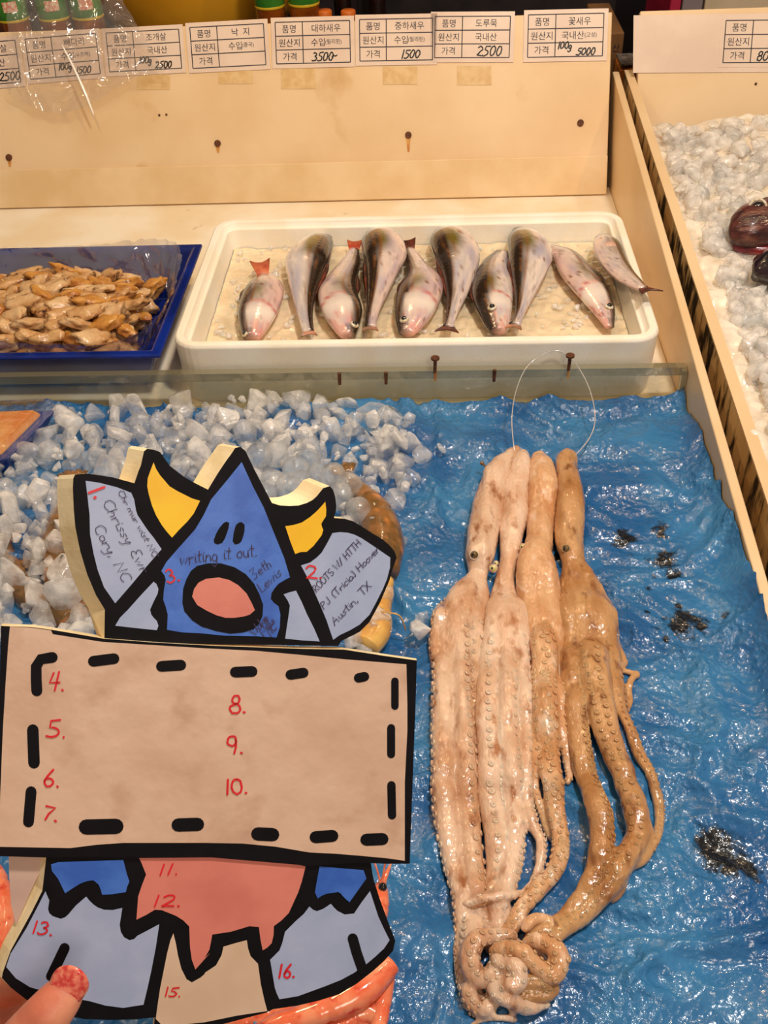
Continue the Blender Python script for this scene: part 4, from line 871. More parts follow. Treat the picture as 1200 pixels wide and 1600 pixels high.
for pts, w in (([(82, 1026), (64, 1029), (57, 1040), (57, 1060), (58, 1078)], 8.5), ([(146, 1032), (178, 1028)], 8.5), ([(252, 1040), (282, 1038)], 8.5), ([(367, 1049), (393, 1048)], 8.5), ([(453, 1053), (473, 1050)], 8), ([(559, 1058), (568, 1056)], 7.5),
               ([(615.5, 1063), (615.5, 1102)], 5.8), ([(609.6, 1136), (609.6, 1177)], 6.2), ([(610, 1225), (611, 1272)], 6.5), ([(51.7, 1139), (53.6, 1190)], 9), ([(49, 1235), (45, 1282)], 8.5),
               ([(135, 1290), (181, 1289)], 12), ([(278, 1287), (308, 1286)], 10.5), ([(402, 1301), (425, 1302)], 10.5), ([(492, 1306), (518, 1304)], 9.5), ([(571, 1310), (596, 1309)], 9.5)):
    ds = MB(); stroke_px(ds, pts, w, 0, 8); wc(ds, 'dash_mark', M['black'], fig, fix=False)
for s, x0, y0, x1, y1, h in (('4.', 75, 1076, 104, 1078, 28), ('5.', 73, 1150, 106, 1151, 27), ('6.', 66, 1226, 96, 1228, 27), ('7.', 66, 1276, 92, 1282, 22), ('8.', 357, 1113, 387, 1113, 28), ('9.', 351, 1175, 383, 1177, 28), ('10.', 350, 1240, 390, 1238, 24)):
    rn = MB(); write(rn, s, x0, y0, x1, y1, h, 1.6, 0, 9, slant=.05); wc(rn, 'red_number', FM['red'], fig, fix=False)
for s, x0, y0, x1, y1, h, w in (('11.', 246, 1367, 282, 1366, 17, 1.3), ('12.', 238, 1416, 286, 1416, 18, 1.3), ('13.', 48, 1457, 84, 1462, 20, 1.4), ('15.', 256, 1556, 284, 1557, 14, 1.2), ('16.', 434, 1527, 462, 1527, 21, 1.6)):
    rn = MB(); write(rn, s, x0, y0, x1, y1, h, w, 0, 2, slant=.15); wc(rn, 'red_number', FM['red'], fig, fix=False)

# ------------------------------------------------------------------ hand
def hand():
    b = MB()
    def chain(rows, n=26, k=16, fl=1.0):
        S = spline([Vector((r[0], r[1], r[2])) for r in rows], n); D = [interp(list(range(len(rows))), [r[3] for r in rows], i/(n-1)*(len(rows)-1)) for i in range(n)]
        pts = [pd(p.x, p.y, d) for p, d in zip(S, D)]; rad = [p.z*d/FPX for p, d in zip(S, D)]
        b.tube(pts, rad, k, flat=fl, up=-CF); b.ball(pts[0], rad[0]*.97, 12, 8); b.ball(pts[-1], rad[-1]*.97, 12, 8)
    # thumb over the front of the board
    chain([(108, 1541, 27, .402), (98, 1556, 33, .400), (76, 1583, 38, .398), (45, 1620, 42, .399), (0, 1672, 46, .405), (-60, 1740, 62, .418), (-130, 1830, 90, .435)], 34, 18, .86)
    # palm and forearm
    chain([(-30, 1690, 60, .44), (-90, 1760, 100, .445), (-150, 1850, 120, .45), (-230, 1990, 100, .46), (-330, 2180, 105, .48)], 20, 18, .55)
    # four fingers reaching round behind the board
    for x, y, l in ((0, 1545, 60), (-5, 1600, 90), (0, 1650, 95), (5, 1700, 70)):
        chain([(-110, y+130, 36, .458), (-110+30, y+60, 34, .474), (x-40, y+15, 31, .474), (x+l*.3, y-5, 29, .466), (x+l, y-22, 25, .459)], 22, 14, .95)
    o = b.build('tmp', [], smooth=True)
    r = o.modifiers.new('r', 'REMESH'); r.mode = 'VOXEL'; r.voxel_size = .0011
    s = o.modifiers.new('s', 'SMOOTH'); s.factor = .5; s.iterations = 8
    baked(o); o.name = 'person'; o.data.name = 'hand'; o.data.materials.append(M['skin'])
    for p in o.data.polygons: p.use_smooth = True
    tag(o, 'hand with a red glitter thumbnail pinching the lower left of the cut-out', 'person')
    # nail plate
    c = pd(106, 1541, .3955); ax = (pd(120, 1519, .3955)-pd(94, 1563, .3955)).normalized(); sd = ax.cross(-CF).normalized(); nrm = sd.cross(ax).normalized()
    if nrm.dot(CF) > 0: nrm = -nrm
    v = []; nu, nv = 12, 12
    for j in range(nv+1):
        for i in range(nu+1):
            u = -1+2*i/nu; w = -1+2*j/nv
            uu = u*math.sqrt(1-.5*w*w*(1 if w > 0 else .9)); ww = w*math.sqrt(1-.5*u*u)
            v.append(c + sd*(uu*.0078) + ax*(ww*.0080) + nrm*(.0006-.0030*uu*uu-.0010*max(0, ww)**2))
    f = [(j*(nu+1)+i, j*(nu+1)+i+1, (j+1)*(nu+1)+i+1, (j+1)*(nu+1)+i) for j in range(nv) for i in range(nu)]
    nl = MB().add(v, f).build('fingernail', M['nail'], o, smooth=True, fix=False)
    so = nl.modifiers.new('t', 'SOLIDIFY'); so.thickness = .0008
    nl['label'] = 'red glitter polished thumbnail'
    return o
hand()

# ------------------------------------------------------------------ blue tray of clams
tray = empty('blue_tray', (-.55, 1.24, .005), 'blue plastic tray of clam meat at the left behind the divider', 'tray')
tx0, tx1, ty0, ty1, th = -.86, -.357, 1.085, 1.392, .078
def tray_shell(x0, x1, y0, y1, h, z0, sl, wall=.004, r=.012):
    def rg(i, z): return [(x0+i, y0+i, z), (x1-i, y0+i, z), (x1-i, y1-i, z), (x0+i, y1-i, z)]
    R = [rg(sl, z0), rg(0.004, h-.006), rg(-.004, h-.006), rg(-.004, h), rg(.008, h), rg(.012, h-.003), rg(sl+wall, z0+wall)]
    v = sum(R, []); f = [(i*4+k, i*4+(k+1) % 4, (i+1)*4+(k+1) % 4, (i+1)*4+k) for i in range(len(R)-1) for k in range(4)]
    f += [(3, 2, 1, 0), tuple((len(R)-1)*4+k for k in range(4))]
    return MB().add(v, f)
wc(tray_shell(tx0, tx1, ty0, ty1, th, .005, .035), 'tray_shell', M['navy'], tray, bevel=.003)
# crumpled film over the back and right sides of the tray
def strip_film(path, zlo, zhi, flare, amp, seed, nu=120, nv=24):
    S = spline(path, nu+1); v = []
    for j in range(nv+1):
        t = j/nv
        for i, p in enumerate(S):
            d = (S[min(i+1, nu)]-S[max(i-1, 0)]).normalized(); n = Vector((d.y, -d.x, 0))
            q = Vector((i/nu*38, t*1.5+i/nu*4, seed)); w = (1-abs(noise.noise(q))*2)*.7+noise.noise(q*2.1)*.5
            tt = t*(.82+.3*noise.noise(Vector((i/nu*5, seed, 0))))
            v.append(p + n*(flare*(t-.3)+amp*w) + Vector((0, 0, lerp(zlo, zhi, tt)+amp*.4*noise.noise(q*3))))
    f = [(j*(nu+1)+i, j*(nu+1)+i+1, (j+1)*(nu+1)+i+1, (j+1)*(nu+1)+i) for j in range(nv) for i in range(nu)]
    return MB().add(v, f)
fl = strip_film([Vector(p) for p in ((-.84, 1.358, 0), (-.65, 1.358, 0), (-.5, 1.36, 0), (-.412, 1.356, 0), (-.388, 1.325, 0), (-.388, 1.22, 0), (-.394, 1.15, 0), (-.42, 1.118, 0), (-.52, 1.112, 0), (-.65, 1.112, 0), (-.84, 1.112, 0))], .03, .102, -.03, .006, 2.0, 260, 30)
tag(fl.build('plastic_film', M['film2'], smooth=True, fix=False), 'clear crumpled film lining the blue clam tray', 'plastic film')
def clam_mesh(k):
    bm = bmesh.new(); bmesh.ops.create_icosphere(bm, subdivisions=3, radius=1); r = random.Random(k)
    sx, sy, sz = r.uniform(.020, .029), r.uniform(.010, .0145), r.uniform(.007, .010)
    for v in bm.verts:
        p = v.co.copy(); n = noise.noise(p*1.3+Vector((k*3.1, 0, 0))); n2 = noise.noise(p*3.2+Vector((0, k*2.3, 0)))
        fr = 1+.5*n+.24*n2
        rim = max(0, 1-abs(p.z)*3)
        v.co = Vector((p.x*sx*fr, p.y*sy*fr+.002*math.sin(p.x*7+k)*rim, p.z*sz*fr+.0025*math.sin(p.x*9)*rim+.003*p.x*p.x))
    me = bpy.data.meshes.new('clam_meat'); bm.to_mesh(me); bm.free()
    for p in me.polygons: p.use_smooth = True
    me.materials.append(M[('clam', 'clam2', 'clam2', 'clam', 'clam3', 'clam2', 'clam3', 'clam')[k % 8]]); return me
CL = [clam_mesh(k) for k in range(8)]
rc = random.Random(3)
def place(me, name, loc, rot, s, label, cat, group):
    o = bpy.data.objects.new(name, me); COL.objects.link(o); o.location = loc; o.rotation_euler = rot; o.scale = (s, s, s*1.0); tag(o, label, cat, group); return o
for layer in range(3):
    y = 1.135
    while y < 1.335:
        x = -.69+rc.uniform(0, .02)
        while x < -.425:
            hump = .020*max(0, 1-((x+.54)/.16)**2)*max(0, 1-((y-1.25)/.14)**2)
            z = .026+layer*.011+hump*layer/1.4
            edge = min((-.422-x)/.03, 1)
            if layer < 2 or hump > .007:
                place(CL[rc.randrange(8)], 'clam_meat', (x+rc.uniform(-.006, .006), y+rc.uniform(-.006, .006), z+rc.uniform(-.003, .004)), (rc.uniform(-.5, .5), rc.uniform(-.5, .5), rc.uniform(-.8, .8)+(math.pi if rc.random() < .5 else 0)), rc.uniform(.8, 1.12), 'shucked tan and orange clam meat in the blue film-lined tray', 'clam', 'clam meat heaped in the blue tray')
            x += .0315
        y += .021

# wrapped tray at the lower left
pc = [at(86, 624, 'z', .062), at(-90, 632, 'z', .062), at(-160, 735, 'z', .06), at(8, 705, 'z', .06)]
pb = [p*1 for p in pc]
for p in pb: p.z = .022
ctr = sum(pc, Vector())/4
wt = empty('wrapped_tray', (ctr.x, ctr.y, .02), 'film-wrapped blue tray of orange seafood at the left edge on the ice', 'tray')
ins = lambda P_, k, z: [Vector((lerp(p.x, ctr.x, k), lerp(p.y, ctr.y, k), z)) for p in P_]
wc(MB().hexa(ins(pc, .25, .021), ins(pc, .02, .048)), 'tray_shell', M['navy'], wt, bevel=.003)
wc(MB().hexa(ins(pc, .18, .047), ins(pc, .28, .06)), 'orange_seafood', pmat('orange_roe', (230, 140, 58), (244, 178, 104), 40, .3, .3, 80), wt, bevel=.004)
wc(MB().hexa(ins(pc, .0, .047), ins(pc, .02, .066)), 'film_wrap', M['film'], wt, bevel=.003)

# ------------------------------------------------------------------ prawns
def prawn(path, half, z, label, mat='prawn', eye=None, feelers=(), legs=0, fan=True, group=None, rostrum=None, dview=None, cat='prawn'):
    """path in photo pixels tail -> head, half widths px, z height of the axis"""
    n = 42; S = spline([Vector((a, b_, w)) for (a, b_), w in zip(path, half)], n)
    zz = z if isinstance(z, (list, tuple)) else [z, z]
    pts = []; rad = []
    for i, p in enumerate(S):
        q = at(p.x, p.y, 'z', interp([0, 1], zz, i/(n-1))); d = (q-CAM).dot(CF)
        t = i/(n-1); seg = (t*9) % 1.0
        r = max(p.z, 1)*d/FPX*(1-.10*(seg < .12 and t < .7)); pts.append(q); rad.append(r)
    b = MB().tube(pts, rad, 14, flat=.92, up=Vector((0, 0, 1)))
    if rostrum:
        q = at(*rostrum, 'z', zz[-1]+.006); b.tube([pts[-3], lerp(pts[-1], q, .4), q], [rad[-3]*.7, rad[-1]*.5, .0005], 8)
    root = empty('prawn', pts[n//2]-Vector((0, 0, .008)), label, cat, group)
    wc(b, 'body', M[mat], root, smooth=True)
    if fan:
        d = (pts[0]-pts[3]).normalized(); s = d.cross(Vector((0, 0, 1))).normalized()
        for a in (-.75, -.35, 0, .35, .75):
            dd = (d*math.cos(a)+s*math.sin(a)).normalized(); p0 = pts[0]-d*.002; ln = .026 if a else .022
            f = MB().tube([p0, p0+dd*ln*.5+Vector((0, 0, .002)), p0+dd*ln*.85+Vector((0, 0, .002)), p0+dd*ln], [.0022, .0048, .004, .0008], 8, flat=.25, up=Vector((0, 0, 1)))
            wc(f, 'tail_blade', M[mat], root, smooth=True)
    if eye:
        q = at(*eye, 'z', zz[-1]+.006); wc(MB().ball(q, .0035, 10, 7), 'eye', M['eyeb'], root, smooth=True)
    for fpath in feelers:
        P_ = spline([at(a, b_, 'z', zf) for a, b_, zf in fpath], 20); wc(MB().tube(P_, .0008, 5), 'feeler', M[mat], root, smooth=True)
    for k in range(legs):
        i = int(lerp(n*.35, n*.85, k/max(1, legs-1))); d = (pts[i+1]-pts[i-1]).normalized(); s = d.cross(Vector((0, 0, 1))).normalized()
        p0 = pts[i]+s*rad[i]*.8; wc(MB().tube([p0, p0+s*.012-d*.004, p0+s*.018-d*.012-Vector((0, 0, .004))], [.0016, .0012, .0006], 6), 'leg', M[mat], root, smooth=True)
    return root
prawn([(541, 742), (553, 758), (575, 785), (592, 815), (600, 850), (595, 890)], [10, 13, 23, 30, 32, 30], .036, 'brown prawn under ice to the right of the cut-out horn, tail up', 'prawn')
prawn([(112, 752), (108, 775), (98, 815), (90, 860), (96, 910)], [9, 12, 22, 26, 26], .026, 'brown prawn under ice at the left of the cut-out ear, tail up', 'prawn')
prawn([(60, 880), (85, 890), (115, 910), (135, 940), (140, 975)], [10, 16, 24, 26, 24], .016, 'brown prawn buried in ice left of the cut-out, above its sign', 'prawn')
prawn([(8, 850), (15, 880), (35, 920), (70, 950), (110, 970)], [10, 16, 22, 24, 20], .014, 'brown prawn in the ice at the left picture edge above the sign', 'prawn')
prawn([(604, 905), (598, 930), (588, 955), (585, 985), (570, 1010)], [12, 17, 24, 27, 24], .026, 'yellow prawn beside the right ear of the cut-out, with an orange feeler', 'yprawn', feelers=([(588, 955, .04), (612, 958, .045), (626, 964, .04), (634, 985, .02)],), fan=False)
# pink shrimps under the bottom of the cut-out
SG = 'pink shrimps below the cut-out'
prawn([(560, 1480), (575, 1450), (588, 1420), (593, 1398), (596, 1382)], [20, 24, 20, 15, 9], .028, 'pink shrimp with dark eye and long beak right of the cut-out leg', 'shrimp', eye=(598, 1386), fan=False, group=SG, rostrum=(612, 1347), feelers=([(594, 1380, .034), (590, 1362, .04), (584, 1345, .045)], [(596, 1380, .034), (600, 1360, .04), (602, 1345, .045)]), cat='shrimp')
prawn([(395, 1640), (420, 1608), (470, 1590), (520, 1572), (570, 1545), (612, 1505)], [14, 17, 19, 22, 24, 16], .036, 'uppermost long pink shrimp lying along the bottom edge of the cut-out', 'shrimp', fan=False, group=SG, cat='shrimp')
prawn([(590, 1640), (592, 1600), (598, 1560), (606, 1525)], [12, 14, 15, 12], .024, 'pink shrimp pointing up beside the blue sheet at the lower edge', 'shrimp', fan=False, group=SG, cat='shrimp')
prawn([(505, 1650), (520, 1612), (545, 1590), (575, 1580), (600, 1600)], [12, 18, 20, 20, 14], .022, 'curled pink shrimp low in the pile at the bottom edge', 'shrimp', fan=False, group=SG, legs=4, cat='shrimp')
prawn([(360, 1650), (400, 1622), (450, 1612), (500, 1620)], [14, 20, 22, 18], .02, 'pink shrimp at the bottom left of the shrimp pile', 'shrimp', fan=False, group=SG, cat='shrimp')
prawn([(340, 1595), (390, 1592), (440, 1580), (490, 1570)], [14, 20, 22, 18], .014, 'pink shrimp half hidden by the off-white tail of the cut-out', 'shrimp', fan=False, group=SG, cat='shrimp')
prawn([(-30, 1340), (-12, 1370), (0, 1410), (2, 1450), (-12, 1500)], [12, 20, 22, 22, 18], .03, 'pink shrimp at the left picture edge under the sign', 'shrimp', fan=False, group=SG, cat='shrimp')

# ------------------------------------------------------------------ ice chunks
def chunk_mesh(k, smooth=True, round_=False, seg=3):
    r = random.Random(100+k); bm = bmesh.new()
    if round_:
        bmesh.ops.create_icosphere(bm, subdivisions=3, radius=1)
        for v in bm.verts:
            p = v.co; v.co = Vector((math.copysign(abs(p.x)**.7, p.x), math.copysign(abs(p.y)**.7, p.y), p.z*1.15 if p.z > 0 else p.z*1.0))*(1+.06*noise.noise(p*1.5+Vector((k, 0, 0))))
    else:
        for _ in range(15):
            d = Vector((r.gauss(0, 1), r.gauss(0, 1), r.gauss(0, 1))).normalized(); d = Vector((d.x*r.uniform(.9, 1.15), d.y*r.uniform(.75, 1.0), d.z*r.uniform(.6, .85)))
            bm.verts.new(d)
        res = bmesh.ops.convex_hull(bm, input=bm.verts)
        bmesh.ops.delete(bm, geom=[g for g in res['geom_interior'] if isinstance(g, bmesh.types.BMVert)], context='VERTS')
        bmesh.ops.dissolve_limit(bm, angle_limit=.3, verts=bm.verts, edges=bm.edges)
        bmesh.ops.bevel(bm, geom=list(bm.edges), offset=.19, segments=seg, profile=.5, affect='EDGES', clamp_overlap=True)
    bmesh.ops.recalc_face_normals(bm, faces=bm.faces)
    me = bpy.data.meshes.new('ice_chunk'); bm.to_mesh(me); bm.free()
    for p in me.polygons: p.use_smooth = True
    return me
IC = []
for k in range(10):
    me = chunk_mesh(k); me.materials.append(M['ice'] if k % 3 else M['ice2']); IC.append(me)
RC = chunk_mesh(50, round_=True); RC.materials.append(M['iceclear'])
ri = random.Random(11)
LP = [chunk_mesh(200+k, seg=1) for k in range(8)]
LP = [([v.co.copy() for v in me.vertices], [tuple(f.vertices) for f in me.polygons]) for me in LP]
ctrx, ctry = 370, 900
SHR = [(lerp(x, 360, .12), lerp(y, 930, .14)) for x, y in HEAD]
EDGE = [(640, 612), (640, 640), (648, 690), (655, 720), (630, 770), (618, 800), (612, 860), (600, 1000)]
def xmax(y): return interp([p[1] for p in EDGE], [p[0] for p in EDGE], y)
def ytop(x): return interp([-60, 60, 120, 250, 430, 560, 640], [690, 655, 640, 625, 608, 624, 640], x)
def chunk(px, py, z, r, me=None, name='ice_chunk', label='clear chunk of ice heaped in the left half of the tray', group='ice chunks in the left half of the tray'):
    q = at(px, py, 'z', z); o = place(me or IC[ri.randrange(10)], name, q, (ri.uniform(0, 6), ri.uniform(0, 6), ri.uniform(0, 6)) if me is None else (ri.uniform(-.3, .3), ri.uniform(-.3, .3), ri.uniform(0, 6)), r, label, 'ice', group)
    if me is None: o.scale = (r*ri.uniform(.75, 1.3), r*ri.uniform(.75, 1.25), r*ri.uniform(.7, 1.1))
    return o
for layer, step, z0, r0 in ((0, 44, .018, .0195), (1, 46, .038, .0180)):
    y = 625
    while y < 1000:
        k = interp([620, 1000], [.78, 1.15], y); x = -50+ri.uniform(0, 20)
        while x < 650:
            xx = x+ri.uniform(-9, 9); yy = y+ri.uniform(-7, 7)
            ok = xx < xmax(yy)-8*layer and yy > ytop(xx)+6 and not inside((xx, yy+14), SHR)
            if inside((xx, yy), [(-60, 600), (95, 600), (90, 650), (20, 715), (-60, 730)]): ok = False
            if ok and 355 < xx < 560 and 705 < yy < 800: ok = layer == 0
            if ok and (90 < xx < 130 and 725 < yy < 790 or 525 < xx < 605 and 700 < yy < 800) and layer == 1: ok = False
            if layer == 1 and xx > 470 and yy < 720: ok = ok and ri.random() < .35
            if ok: chunk(xx, yy, z0+ri.uniform(-.003, .004), r0*ri.uniform(.8, 1.2))
            x += step*k
        y += step*k*.72
def scatter(n, xy, zf, r0, r1, name, label, mats, seed):
    """many small bits, uncountable: one mesh"""
    b = MB(); q = random.Random(seed)
    for _ in range(n):
        p = xy(q)
        if p is None: continue
        lv, lf = LP[q.randrange(8)]; Q = Matrix.Rotation(q.uniform(0, 6), 3, 'X') @ Matrix.Rotation(q.uniform(0, 6), 3, 'Z'); r = q.uniform(r0, r1)
        c = Vector((p[0], p[1], zf(p[0], p[1], q)))
        b.add([c+Q @ (v*r) for v in lv], lf, q.randrange(len(mats)))
    return tag(b.build(name, mats, smooth=True, fix=False), label, 'ice', kind='stuff')
def left_bits(q):
    x = q.uniform(-40, 640); y = 612+(q.random()**1.6)*390
    if x > xmax(y)-4 or y < ytop(x)+1 or inside((x, y+10), SHR) or inside((x, y), [(-60, 600), (95, 600), (90, 650), (20, 715), (-60, 730)]): return None
    return at(x, y, 'z', .04)
scatter(620, left_bits, lambda x, y, q: .022+q.uniform(0, .02) if y < 1.0 else .012+q.uniform(0, .026), .004, .010, 'crushed_ice', 'small crushed ice bits between the big chunks, left half of the tray', [M['ice'], M['ice2']], 5)
for x, y in ((372, 728), (405, 712), (432, 712), (462, 735), (395, 752), (425, 755), (480, 722), (500, 745), (450, 762), (412, 775), (470, 758), (532, 778), (560, 800), (545, 760), (520, 745)):
    chunk(x, y, .046, .0145, RC, label='rounded clear ice lump between the horns and the brown prawn', group='rounded ice lumps behind the cut-out horns')
for x, y, r in ((605, 680, .02), (578, 742, .014), (592, 728, .016), (642, 750, .016), (660, 712, .014), (655, 985, .016), (640, 655, .012), (660, 965, .010), (690, 700, .009)):
    chunk(x, y, .022, r)

# right-hand stall: heap of crushed ice, dark fish
def rz(x, y): return .045+.085*min(1, max(0, (y-.5)/1.2))+.02*noise.noise(Vector((x*4, y*4, 2)))
ir = ice_field(.353, 1.38, .12, 1.72, lambda x, y: rz(x, y)-.010 if x > .385 else min(rz(x, y)-.010, topz(y)-.010), 300, 480, .013, 27, 4).build('crushed_ice', M['icebed'])
tag(ir, 'bed of crushed ice filling the right-hand stall', 'ice', kind='stuff')
scatter(2000, lambda q: (.386+.6*q.random()**1.6, q.uniform(.5, 1.69)), lambda x, y, q: rz(x, y)+q.uniform(-.008, .006), .007, .023, 'ice_rubble', 'loose translucent ice rubble on top of the right-hand ice bed', [M['ice2'], M['ice2'], M['ice'], M['iceclear']], 8)
scatter(300, lambda q: (q.uniform(FB['x0']+.035, FB['x1']-.035), q.uniform(FB['y0']+.035, FB['y1']-.035)), lambda x, y, q: ICEZ-.004+.006*(y-1.1)/.35, .003, .008, 'ice_rubble', 'small clear ice bits between the fish inside the white foam box', [M['ice'], M['ice'], M['ice2']], 9)
mk = empty('fish', at(1190, 375, 'z', .11), 'dark red fish head with gaping mouth on the ice of the right-hand stall', 'fish')
mred = pmat('dark_red_fish_skin', (92, 42, 38), (52, 24, 26), 70, .32, .8, 140, coat=.25, c3=(140, 92, 76), scale3=60, bdist=.003, stretch=(.35, 1, 1))
hp = [at(1142, 362, 'z', .125), at(1158, 358, 'z', .13), at(1190, 352, 'z', .132), at(1240, 350, 'z', .13), at(1330, 360, 'z', .125), at(1430, 380, 'z', .12)]
S = spline(hp, 40); R_ = [interp([0, .08, .25, .5, .8, 1], [.010, .026, .036, .042, .034, .012], i/39) for i in range(40)]
hm = MB().tube(S, R_, 24, flat=.8, up=Vector((0, 0, 1))); 
me = hm.mesh('body')
NR = [v.normal.copy() for v in me.vertices]
for v, nv_ in zip(me.vertices, NR): v.co += nv_*(.004*noise.noise(v.co*26)+.0012*noise.noise(v.co*90))
world_child(link('body', me, mred, None, True), mk)
q0, q1, q2 = at(1140, 374, 'z', .118), at(1160, 388, 'z', .112), at(1215, 392, 'z', .112)
wc(MB().tube(spline([q0, q1, q2, at(1260, 398, 'z', .11)], 20), [.004+.004*math.sin(math.pi*i/19) for i in range(20)], 10), 'lower_jaw', pmat('red_lip', (128, 30, 36), (90, 20, 30), 60, .2, .3, 150, coat=.5), mk, smooth=True)
e0 = at(1184, 325, 'z', .158); wc(MB().torus(e0, (CAM-e0), .011, .002, 24, 6).ball(e0-(CAM-e0).normalized()*.004, .009, 14, 8, 1), 'eye', [M['eyew'], M['eyeb']], mk, smooth=True)
dk = MB().ball(at(1212, 420, 'z', .122), (.032, .026, .022), 18, 12); me = dk.mesh('x')
NR = [v.normal.copy() for v in me.vertices]
for v, nv_ in zip(me.vertices, NR): v.co += nv_*.007*noise.noise(v.co*60)
o = link('sea_squirt', me, pmat('black_flesh', (26, 18, 24), (50, 30, 36), 60, .2, .4, 120, coat=.6), None, True); tag(o, 'black lump of seafood under the dark red fish at the right picture edge', 'seafood')

# ------------------------------------------------------------------ hanging clear film over the left cards
def hang_film():
    nu, nv = 90, 60; v = []
    for j in range(nv+1):
        for i in range(nu+1):
            s = i/nu; t = j/nv
            px = lerp(22, lerp(170, 268, t), s); py = lerp(-40, 150+30*math.sin(s*5), t)
            p = bb(px, py, .0)
            q = Vector((s*6, t*5, 1.7)); k = (1-abs(noise.noise(q+Vector((noise.noise(q*.7)*2, 0, 0)))*2))
            v.append(p + BN*(.022 + .010*k + .006*noise.noise(q*2.3)))
    f = [(j*(nu+1)+i, j*(nu+1)+i+1, (j+1)*(nu+1)+i+1, (j+1)*(nu+1)+i) for j in range(nv) for i in range(nu)]
    return MB().add(v, f)
hf = hang_film().build('plastic_film', film_mat('hanging_film', gloss=.13, rough=.1, haze=.10, hazecol=(.8, .74, .7), bump=.8, bscale=40), smooth=True, fix=False)
tag(hf, 'clear crumpled film hanging over the left price cards', 'plastic film')
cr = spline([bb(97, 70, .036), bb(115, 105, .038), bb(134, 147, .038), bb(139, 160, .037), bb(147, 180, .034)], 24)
fo = MB().tube(cr, [.0006+.0016*math.sin(math.pi*i/23)**.5 for i in range(24)], 8, flat=.5).build('film_highlight', pmat('painted_highlight', (250, 246, 240), None, rough=.15, coat=.5), smooth=True); fo.parent = hf  # white streak modelled in place of a highlight on the film fold

# ------------------------------------------------------------------ things behind the back board
bshelf = MB().box((-1.3, 1.9, -.85), (.305, 2.7, .146)).build('back_counter', pmat('dark_counter', (44, 34, 34), (30, 24, 30), 8, .5)); tag(bshelf, 'dark back counter carrying the jars behind the price cards', 'counter')
JB = dict(body=pmat('red_pepper_paste', (140, 74, 20), (110, 52, 14), 30, .15, coat=.5), label=pmat('green_label', (70, 138, 48), (52, 120, 40), 20, .35), gold=pmat('gold_label_edge', (214, 178, 40), None, rough=.35), lid=pmat('dark_jar_lid', (40, 46, 30), (30, 34, 24), 10, .4), pink=pmat('pink_label_patch', (226, 130, 110), (240, 226, 200), 200, .4), plid=pmat('red_patch', (214, 60, 50), (240, 220, 196), 220, .4))
def jar(px, w, label, py=40, Y=2.02, patch='pink'):
    c = at(px, py, 'y', Y); r = w/2*(c-CAM).dot(CF)/FPX; z0 = .147; zb = c.z
    root = empty('sauce_jar', (c.x, Y, z0), label, 'jar', 'green-labelled sauce jars behind the board')
    wc(MB().lathe([(0, z0), (r*.9, z0), (r, z0+.006), (r, zb+.075), (r*.85, zb+.085), (0, zb+.085)], (c.x, Y, 0), 32), 'glass_body', JB['body'], root, smooth=True)
    l0 = zb+.012
    lab_ = wc(MB().lathe([(r+.0004, l0), (r+.0006, l0+.0005), (r+.0006, l0+.05), (r+.0004, l0+.0505)], (c.x, Y, 0), 32), 'green_label', JB['label'], root, smooth=True)
    for za in (l0-.001, l0+.048): wc(MB().lathe([(r+.0007, za), (r+.001, za+.0005), (r+.001, za+.004), (r+.0007, za+.0045)], (c.x, Y, 0), 32), 'gold_band', JB['gold'], lab_, smooth=True)
    m = MB(); n = 8
    vv = [(c.x+(r+.0015)*math.sin(a), Y-(r+.0015)*math.cos(a), z) for z in (l0+.018, l0+.036) for a in [lerp(-.1, .75, k/n) for k in range(n+1)]]
    m.add(vv, [(k, k+1, n+2+k, n+1+k) for k in range(n)]); wc(m, 'printed_patch', JB[patch], lab_, fix=False)
    wc(MB().lathe([(0, zb+.085), (r*.95, zb+.085), (r*.95, zb+.103), (r*.9, zb+.106), (0, zb+.106)], (c.x, Y, 0), 32), 'lid', JB['lid'], root, smooth=False)
jar(24, 48, 'leftmost green-labelled sauce jar at the top left corner', 40)
jar(88, 48, 'second sauce jar from the left, pink patch on its green label', 38)
jar(140, 48, 'third sauce jar from the left, beside the yellow basin', 36)
jar(423, 45, 'sauce jar just right of the yellow basin, darker green label', 20)
jar(476, 47, 'sauce jar with red lettering right of the yellow basin', 16, patch='plid')
# yellow basin
c = at(318, 45, 'y', 2.28); bz = .147
ba = empty('yellow_basin', (c.x, 2.28, bz), 'large yellow plastic basin behind the back board between the jars', 'basin')
ym = pmat('yellow_plastic', (226, 164, 40), (214, 148, 30), 10, .35)
wc(MB().lathe([(0, bz), (.15, bz), (.18, bz+.012), (.205, bz+.05), (.22, bz+.11), (.23, bz+.15), (.237, bz+.155), (.237, bz+.16), (.225, bz+.16), (.21, bz+.10), (.19, bz+.05), (.16, bz+.02), (0, bz+.012)], (c.x, 2.30, 0), 48), 'bowl', ym, ba, smooth=True)
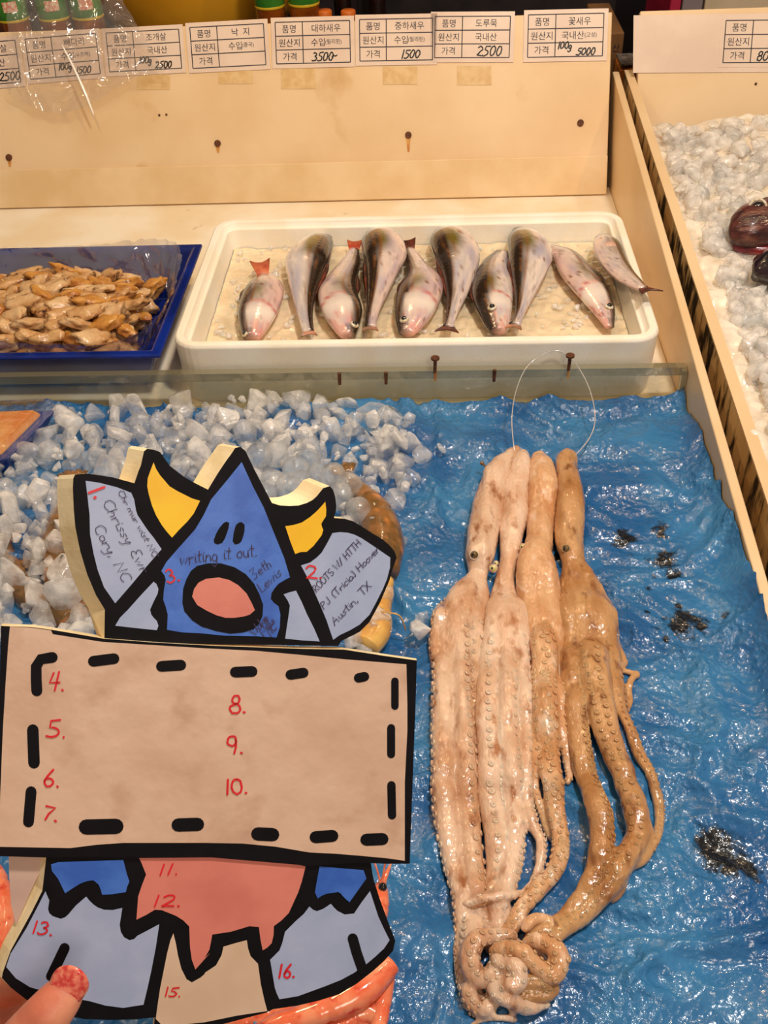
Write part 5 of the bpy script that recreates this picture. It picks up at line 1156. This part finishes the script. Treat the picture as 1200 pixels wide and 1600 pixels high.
# small dark bottles and orange caps
for px, lab in ((536, 'small dark bottle behind the board between jars and the black crate'), (590, 'second small dark bottle, in front of the black crate')):
    c = at(px, 20, 'y', 2.12); r = .017
    rt = empty('bottle', (c.x, 2.12, .197), lab, 'bottle', 'small dark bottles behind the board')
    wc(MB().lathe([(0, .147), (r, .147), (r, .29), (r*.5, .31), (r*.5, .33), (0, .33)], (c.x, 2.12, 0), 20), 'glass_body', pmat('brown_glass', (30, 16, 12), (44, 24, 16), 40, .12, coat=.5), rt, smooth=True)
    wc(MB().lathe([(r*.55, .322), (r*.65, .322), (r*.65, .338), (0, .338)], (c.x, 2.12, 0), 20), 'cap', JB['lid'], rt)
for px, lab in ((507, 'small orange lid beside the red-lettered jar'), (544, 'small orange lid in front of the small dark bottle')):
    c = at(px, 19, 'y', 2.02)
    tag(MB().lathe([(0, .22), (.013, .22), (.014, .222), (.014, c.z+.002), (.012, c.z+.004), (0, c.z+.004)], (c.x, 2.02, 0), 24).lathe([(0, .147), (.01, .147), (.01, .221), (0, .221)], (c.x, 2.02, 0), 16).build('orange_lid', pmat('orange_cap', (206, 104, 30), None, rough=.4), smooth=True), lab, 'jar')  # orange lid disc on a narrow stem standing on the counter
a0, a1 = at(560, 15, 'y', 2.2), at(958, 5, 'y', 2.2)
tag(MB().box((a0.x, 2.17, .147), (a1.x, 2.45, a1.z+.08)).build('crate', pmat('black_crate', (22, 18, 22), (34, 26, 30), 20, .5), bevel=.004), 'long black crate behind the right half of the back board', 'crate')
tag(MB().box((-1.2, 2.62, .147), (.3, 2.66, .7)).build('blue_screen', pmat('dark_blue_panel', (44, 40, 84), (30, 28, 60), 6, .6)), 'dark blue panel standing at the back of the counter', 'panel')
# between the two stalls
a = at(960, 130, 'y', 1.98); b_ = at(1004, 62, 'y', 1.98)
bc = MB().box((.307, 1.97, -.85), (.352, 2.4, .20)).build('brown_box', pmat('brown_cardboard', (120, 84, 48), (98, 66, 36), 12, .7), bevel=.003); tag(bc, 'dim brown carton seen in the gap between the two stalls', 'carton')
tv = text_mesh('산'); tp = at(956, 80, 'y', 1.9695); k = .016
t_ = MB().add([(tp.x+(p_[0]-tv[2])*k, 1.9692, tp.z+p_[1]*k) for p_ in tv[0]], tv[1]).build('printed_letter', M['print'], bc, fix=False)
c0 = at(985, 118, 'y', 1.9); c1 = at(1000, 92, 'y', 1.9)
wb = empty('wooden_crate', (c0.x, 1.9, -.85), 'small orange-brown wooden crate end in the gap between the stalls', 'crate')
wc(MB().hexa([(c0.x-.02, 1.90, -.85), (c0.x+.02, 1.885, -.85), (c0.x+.02, 1.96, -.85), (c0.x-.02, 1.96, -.85)], [(c0.x-.02, 1.90, c0.z+.008), (c0.x+.02, 1.885, c0.z+.016), (c0.x+.02, 1.96, c0.z+.018), (c0.x-.02, 1.96, c0.z+.012)]), 'crate_side', pmat('orange_wood', (180, 108, 44), (150, 84, 30), 20, .5), wb)
wc(MB().box((c0.x-.019, 1.90, c0.z+.0175), (c0.x+.019, 1.96, c0.z+.021)), 'speckled_top', pmat('speckled_grey', (120, 112, 108), (60, 56, 58), 220, .5), wb)
# behind the right stall
for x0, x1, cc, nm, lab in ((1047, 1064, (196, 40, 80), 'magenta_box', 'magenta box edge behind the right-hand stall board'), (1066, 1098, (150, 140, 146), 'grey_box', 'grey box behind the right-hand stall board'), (1101, 1290, (226, 208, 180), 'cream_box', 'cream box behind the right-hand stall board at the top right corner')):
    p0, p1 = at(x0, 10, 'y', 2.42), at(x1, 10, 'y', 2.42)
    tag(MB().box((p0.x, 2.42, -.85), (p1.x, 2.7, .55)).build(nm, pmat(nm+'_paint', cc, tuple(int(v*.9) for v in cc), 8, .5), bevel=.004), lab, 'box')
